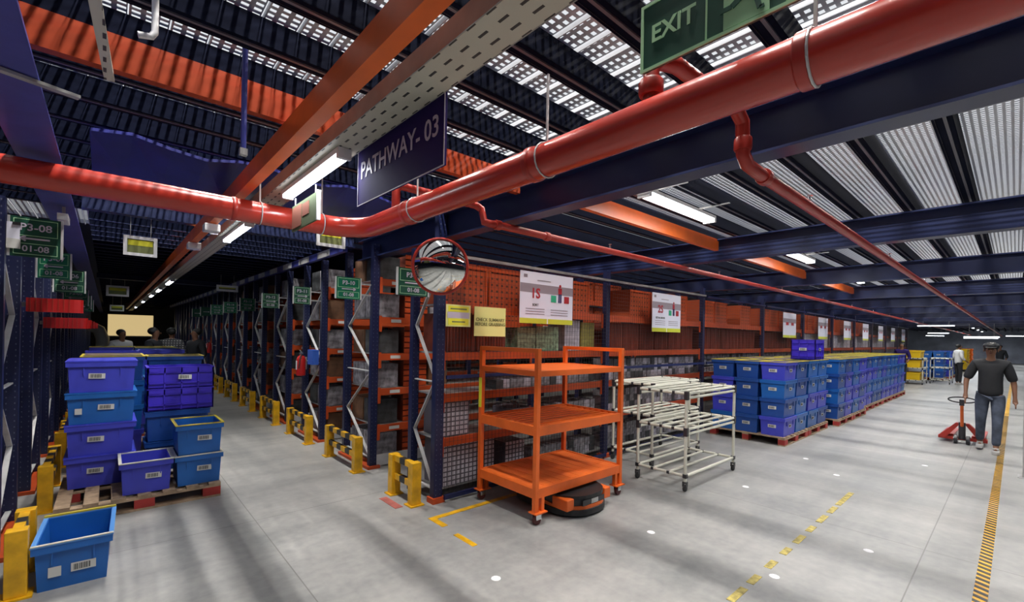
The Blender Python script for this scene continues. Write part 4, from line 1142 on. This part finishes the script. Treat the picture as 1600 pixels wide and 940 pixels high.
# ------------------------------------------------------------ people
def skin_mesh(name, verts, edges, radii, m, parent, sub=2):
    me = bpy.data.meshes.new(name); me.from_pydata(verts, edges, []); me.materials.append(m)
    o = bpy.data.objects.new(name, me); col.objects.link(o); o.parent = parent
    md = o.modifiers.new('skin', 'SKIN'); md.use_smooth_shade = True
    if not me.skin_vertices: me.attributes
    for i, r in enumerate(radii):
        sv = me.skin_vertices[0].data[i]; sv.radius = (r, r) if not isinstance(r, tuple) else r; sv.use_root = (i == 0)
    s = o.modifiers.new('sub', 'SUBSURF'); s.levels = sub; s.render_levels = sub
    return o
def figure(label, loc, rz, pose, top='shirt_black', legs='denim', cap=None, shoes='shoe', h=1.0, hair=True, detail=True):
    """faces -Y locally. pose: elbow, hand (right: -x, left: +x), knees, feet"""
    t = thing('person', label, 'person', loc, rz)
    t.scale = (h, h, h)
    V = []; E = []; Rr = []
    def add(p, r, prev=None):
        V.append(tuple(p)); Rr.append(r)
        if prev is not None: E.append((prev, len(V) - 1))
        return len(V) - 1
    hx = pose.get('lean', 0.0)
    pel = add((0, 0, .93), .09)
    sp1 = add((0, 0, 1.10), .085, pel); ch = add((0, -.01 + hx * .6, 1.28), (.10, .08), sp1); nb = add((0, -.005 + hx, 1.40), (.052, .05), ch)
    nk = add((0, -.015 + hx * 1.1, 1.475), .042, nb); jaw = add((0, -.035 + hx * 1.2, 1.535), (.054, .062), nk); sk = add((0, -.02 + hx * 1.2, 1.605), (.072, .088), jaw); tp_ = add((0, -.012 + hx * 1.2, 1.655), (.055, .065), sk)
    hands = {}
    for s, side in ((-1, 'r'), (1, 'l')):
        sh = add((s * .155, hx, 1.375), .042, nb)
        el = Vector(pose['elbow_' + side]); ha = Vector(pose['hand_' + side])
        e_ = add(el, .038, sh); wr = add(ha, .024, e_)
        d = (ha - el).normalized(); side_v = d.cross(Vector((1, 0, 0))).normalized()
        pm = ha + d * .045; pi = add(pm, (.034, .018), wr); p2_ = add(pm + d * .03, (.036, .016), pi)
        if detail:
            for f in range(4):
                off = side_v * ((f - 1.5) * .019); ln = (.055, .07, .065, .05)[f]
                cu = pose.get('curl_' + side, Vector((0, -.35, 0)))
                a = add(pm + d * .045 + off, .0105, p2_); b_ = add(pm + d * (.045 + ln * .55) + off + Vector(cu) * .02, .0098, a); add(pm + d * (.045 + ln * .85) + off + Vector(cu) * .07, .0085, b_)
            a = add(pm + d * .01 + side_v * -.04, .010, pi); add(pm + d * .045 + side_v * -.055, .0085, a)
        hands[side] = pm
    for s, side in ((-1, 'r'), (1, 'l')):
        hp = add((s * .088, 0, .86), .07, pel); kn = add(pose['knee_' + side], .055, hp); an = add(pose['foot_' + side], .036, kn)
        fx, fy, fz = pose['foot_' + side]; add((fx, fy - .08, fz - .03), .02, an)
    skin_mesh('body', V, E, Rr, M['skin'], t)
    # face
    hy = hx * 1.2
    MB().ball((0, -.125 + hy, 1.588), .013, 8, (.9, 1.3, 1.8)).build('nose', M['skin'], t, smooth=True)
    if detail:
        for s in (-1, 1):
            MB().ball((s * .03, -.100 + hy, 1.612), .010, 8).build('eye', M['dark'], t, smooth=True)
            MB().ball((s * .078, -.005 + hy, 1.60), .02, 8, (.4, .8, 1.4)).build('ear', M['skin'], t, smooth=True)
        MB().ball((0, -.100 + hy, 1.555), .017, 8, (1.2, .5, .35)).build('mouth', M['maroon'], t, smooth=True)
    # hair cap
    if hair:
        MB().ball((0, .020 + hy, 1.632), .094, 16, (.92, 1.0, .86)).build('hair', M['hair'], t, smooth=True)
    if cap:
        c = MB().lathe([(.092, -.01), (.094, .02), (.08, .05), (.045, .07), (.003, .075)], (0, .0 + hy, 1.655), 20)
        c.build('cap', M[cap], t, smooth=True)
        MB().hexa([(-.07, -.08 + hy, 1.648), (.07, -.08 + hy, 1.648), (.05, -.18 + hy, 1.635), (-.05, -.18 + hy, 1.635)], [(-.07, -.08 + hy, 1.656), (.07, -.08 + hy, 1.656), (.05, -.18 + hy, 1.643), (-.05, -.18 + hy, 1.643)]).build('cap_peak', M[cap], t)
    # shirt
    V = []; E = []; Rr = []
    a = add((0, 0, .82), (.165, .125)); b = add((0, 0, 1.02), (.15, .12), a); c = add((0, -.01 + hx * .6, 1.25), (.150, .115), b); d0 = add((0, -.004 + hx, 1.39), (.105, .08), c)
    add((0, -.01 + hx * 1.05, 1.475), .066, d0)
    for s, side in ((-1, 'r'), (1, 'l')):
        sh = add((s * .165, hx, 1.385), .078, d0); el = Vector(pose['elbow_' + side]); shv = Vector((s * .165, hx, 1.385))
        m_ = shv.lerp(el, .98); e_ = add(m_, .062, sh)
        if pose.get('sleeve', 0): add(el.lerp(Vector(pose['hand_' + side]), pose['sleeve']), .042, e_)
    skin_mesh('shirt', V, E, Rr, M[top], t)
    # trousers
    V = []; E = []; Rr = []
    a = add((0, 0, .98), (.13, .11))
    for s, side in ((-1, 'r'), (1, 'l')):
        hp = add((s * .088, 0, .84), .098, a); kx = Vector(pose['knee_' + side]); kn = add(kx, .068, hp)
        an = Vector(pose['foot_' + side]) + Vector((0, .0, .02)); add(kx.lerp(an, .5), .06, kn); add(an, .055, len(V) - 1)
    skin_mesh('trousers', V, E, Rr, M[legs], t)
    for s, side in ((-1, 'r'), (1, 'l')):
        fx, fy, fz = pose['foot_' + side]
        sh = rounded(MB(), .088, .25, .04, 0, .055); sh.box(-.035, -.02, .055, .035, .10, .09)
        o = sh.build('shoe', M[shoes], t, bevel=.012); o.location = (fx, fy - .05, max(0, fz - .085)); 
    return t
walk = dict(elbow_r=(-.27, -.02, 1.12), hand_r=(-.27, -.13, .90), elbow_l=(.25, .04, 1.10), hand_l=(.265, -.02, .86), knee_r=(-.10, -.01, .49), foot_r=(-.11, .16, .115), knee_l=(.085, -.10, .50), foot_l=(.075, -.16, .085), curl_r=(0, -.5, -.3), sleeve=0)
figure('person in black shirt, jeans and dark cap walking and pulling the pallet jack', (10.45, .27, 0), R(-90), walk, cap='black', h=1.0)
stand = dict(elbow_r=(-.24, .02, 1.12), hand_r=(-.22, -.16, .98), elbow_l=(.24, .02, 1.12), hand_l=(.2, -.2, .98), knee_r=(-.09, -.02, .49), foot_r=(-.10, .0, .085), knee_l=(.09, -.02, .49), foot_l=(.10, -.02, .085), sleeve=.6)
figure('person in pale grey shirt and dark trousers pushing a far pale trolley', (26.6, 1.62, 0), R(35), stand, top='shirt_white', legs='trouser_dark', detail=False)
figure('person in a white shirt bending behind the crates far in the left aisle', (.20, 13.2, 0), R(30), dict(stand, lean=-.05), top='shirt_white', legs='trouser_dark', h=.97, detail=False)
figure('person in a dark jacket behind the left pallet, leftmost of the group of three', (.72, 10.1 + 1.9, 0), R(60), stand, top='shirt_black', legs='trouser_dark', detail=False)
figure('person in a grey checked shirt in the middle of the group of three', (1.05, 12.4, 0), R(160), stand, top='shirt_check', legs='trouser_dark', detail=False)
figure('person in black at the right of the group of three near the racks', (1.45, 12.0, 0), R(-60), stand, top='shirt_black', legs='trouser_dark', detail=False)
figure('person in dark clothes standing behind the yellow crates far down the right aisle', (23.6, 3.05, 0), R(-90), stand, top='violet_sign', legs='trouser_dark', detail=False)
figure('distant person in dark clothes beyond the walking man on the right aisle', (33.0, .55, 0), R(-90), stand, top='shirt_black', legs='trouser_dark', detail=False)

# ------------------------------------------------------------ pallet jack
t = thing('pallet_jack', 'red and black hand pallet jack pulled by the walking man', 'pallet jack', (10.85, .60, 0), R(-90))
# local -Y faces the viewer; forks point to +Y
for s in (-1, 1):
    MB().hexa([(s * .11, .12, .08), (s * .27, .12, .08), (s * .27, 1.25, .07), (s * .11, 1.25, .07)], [(s * .11, .12, .13), (s * .27, .12, .13), (s * .27, 1.25, .09), (s * .11, 1.25, .09)]).build('fork', M['red_dark'], t)
    MB().lathe([(.035, -.04), (.035, .04)], (s * .19, 1.12, .035), 14, 'X').build('fork_roller', M['rubber'], t)
    MB().hexa([(s * .02, .02, .34), (s * .08, .02, .34), (s * .30, .02, .09), (s * .21, .02, .06)], [(s * .02, .12, .34), (s * .08, .12, .34), (s * .30, .14, .09), (s * .21, .14, .06)]).build('side_gusset', M['red_dark'], t)
    MB().lathe([(.06, -.025), (.075, -.02), (.075, .02), (.06, .025)], (s * .075, -.05, .075), 18, 'X').build('steer_wheel', M['dark'], t, smooth=True)
    MB().lathe([(.045, -.027), (.045, .027)], (s * .075, -.05, .075), 14, 'X').build('wheel_hub', M['silver'], t)
MB().box(-.30, .04, .05, .30, .14, .10).build('cross_member', M['red_dark'], t)
MB().tube([(0, -.02, .08), (0, -.02, .36)], .045, 14).build('pump_body', M['dark'], t, smooth=True)
MB().tube([(0, -.05, .30), (0, -.17, .70)], .022, 12).build('tiller', M['orange'], t, smooth=True)
MB().box(-.03, -.19, .66, .03, -.15, .76).build('lever_housing', M['dark'], t)
hp_ = [(.165 * math.cos(R(a)) * (1.0 if abs(math.sin(R(a))) < .9 else 1), -.17 - .0 + .01 * math.sin(R(a)), .755 + .045 * math.sin(R(a))) for a in range(0, 361, 15)]
MB().tube(hp_, .012, 8, caps=False).build('handle_loop', M['dark'], t, smooth=True)

# remove prototypes that were never placed
for o in [o for o in scene.objects if o.parent is None and o.type in ('EMPTY', 'MESH') and len(str(o.get('label', 'x')).split()) < 2 and o.get('kind') is None]:
    for ch in list(o.children):
        for g in list(ch.children): bpy.data.objects.remove(g)
        bpy.data.objects.remove(ch)
    bpy.data.objects.remove(o)
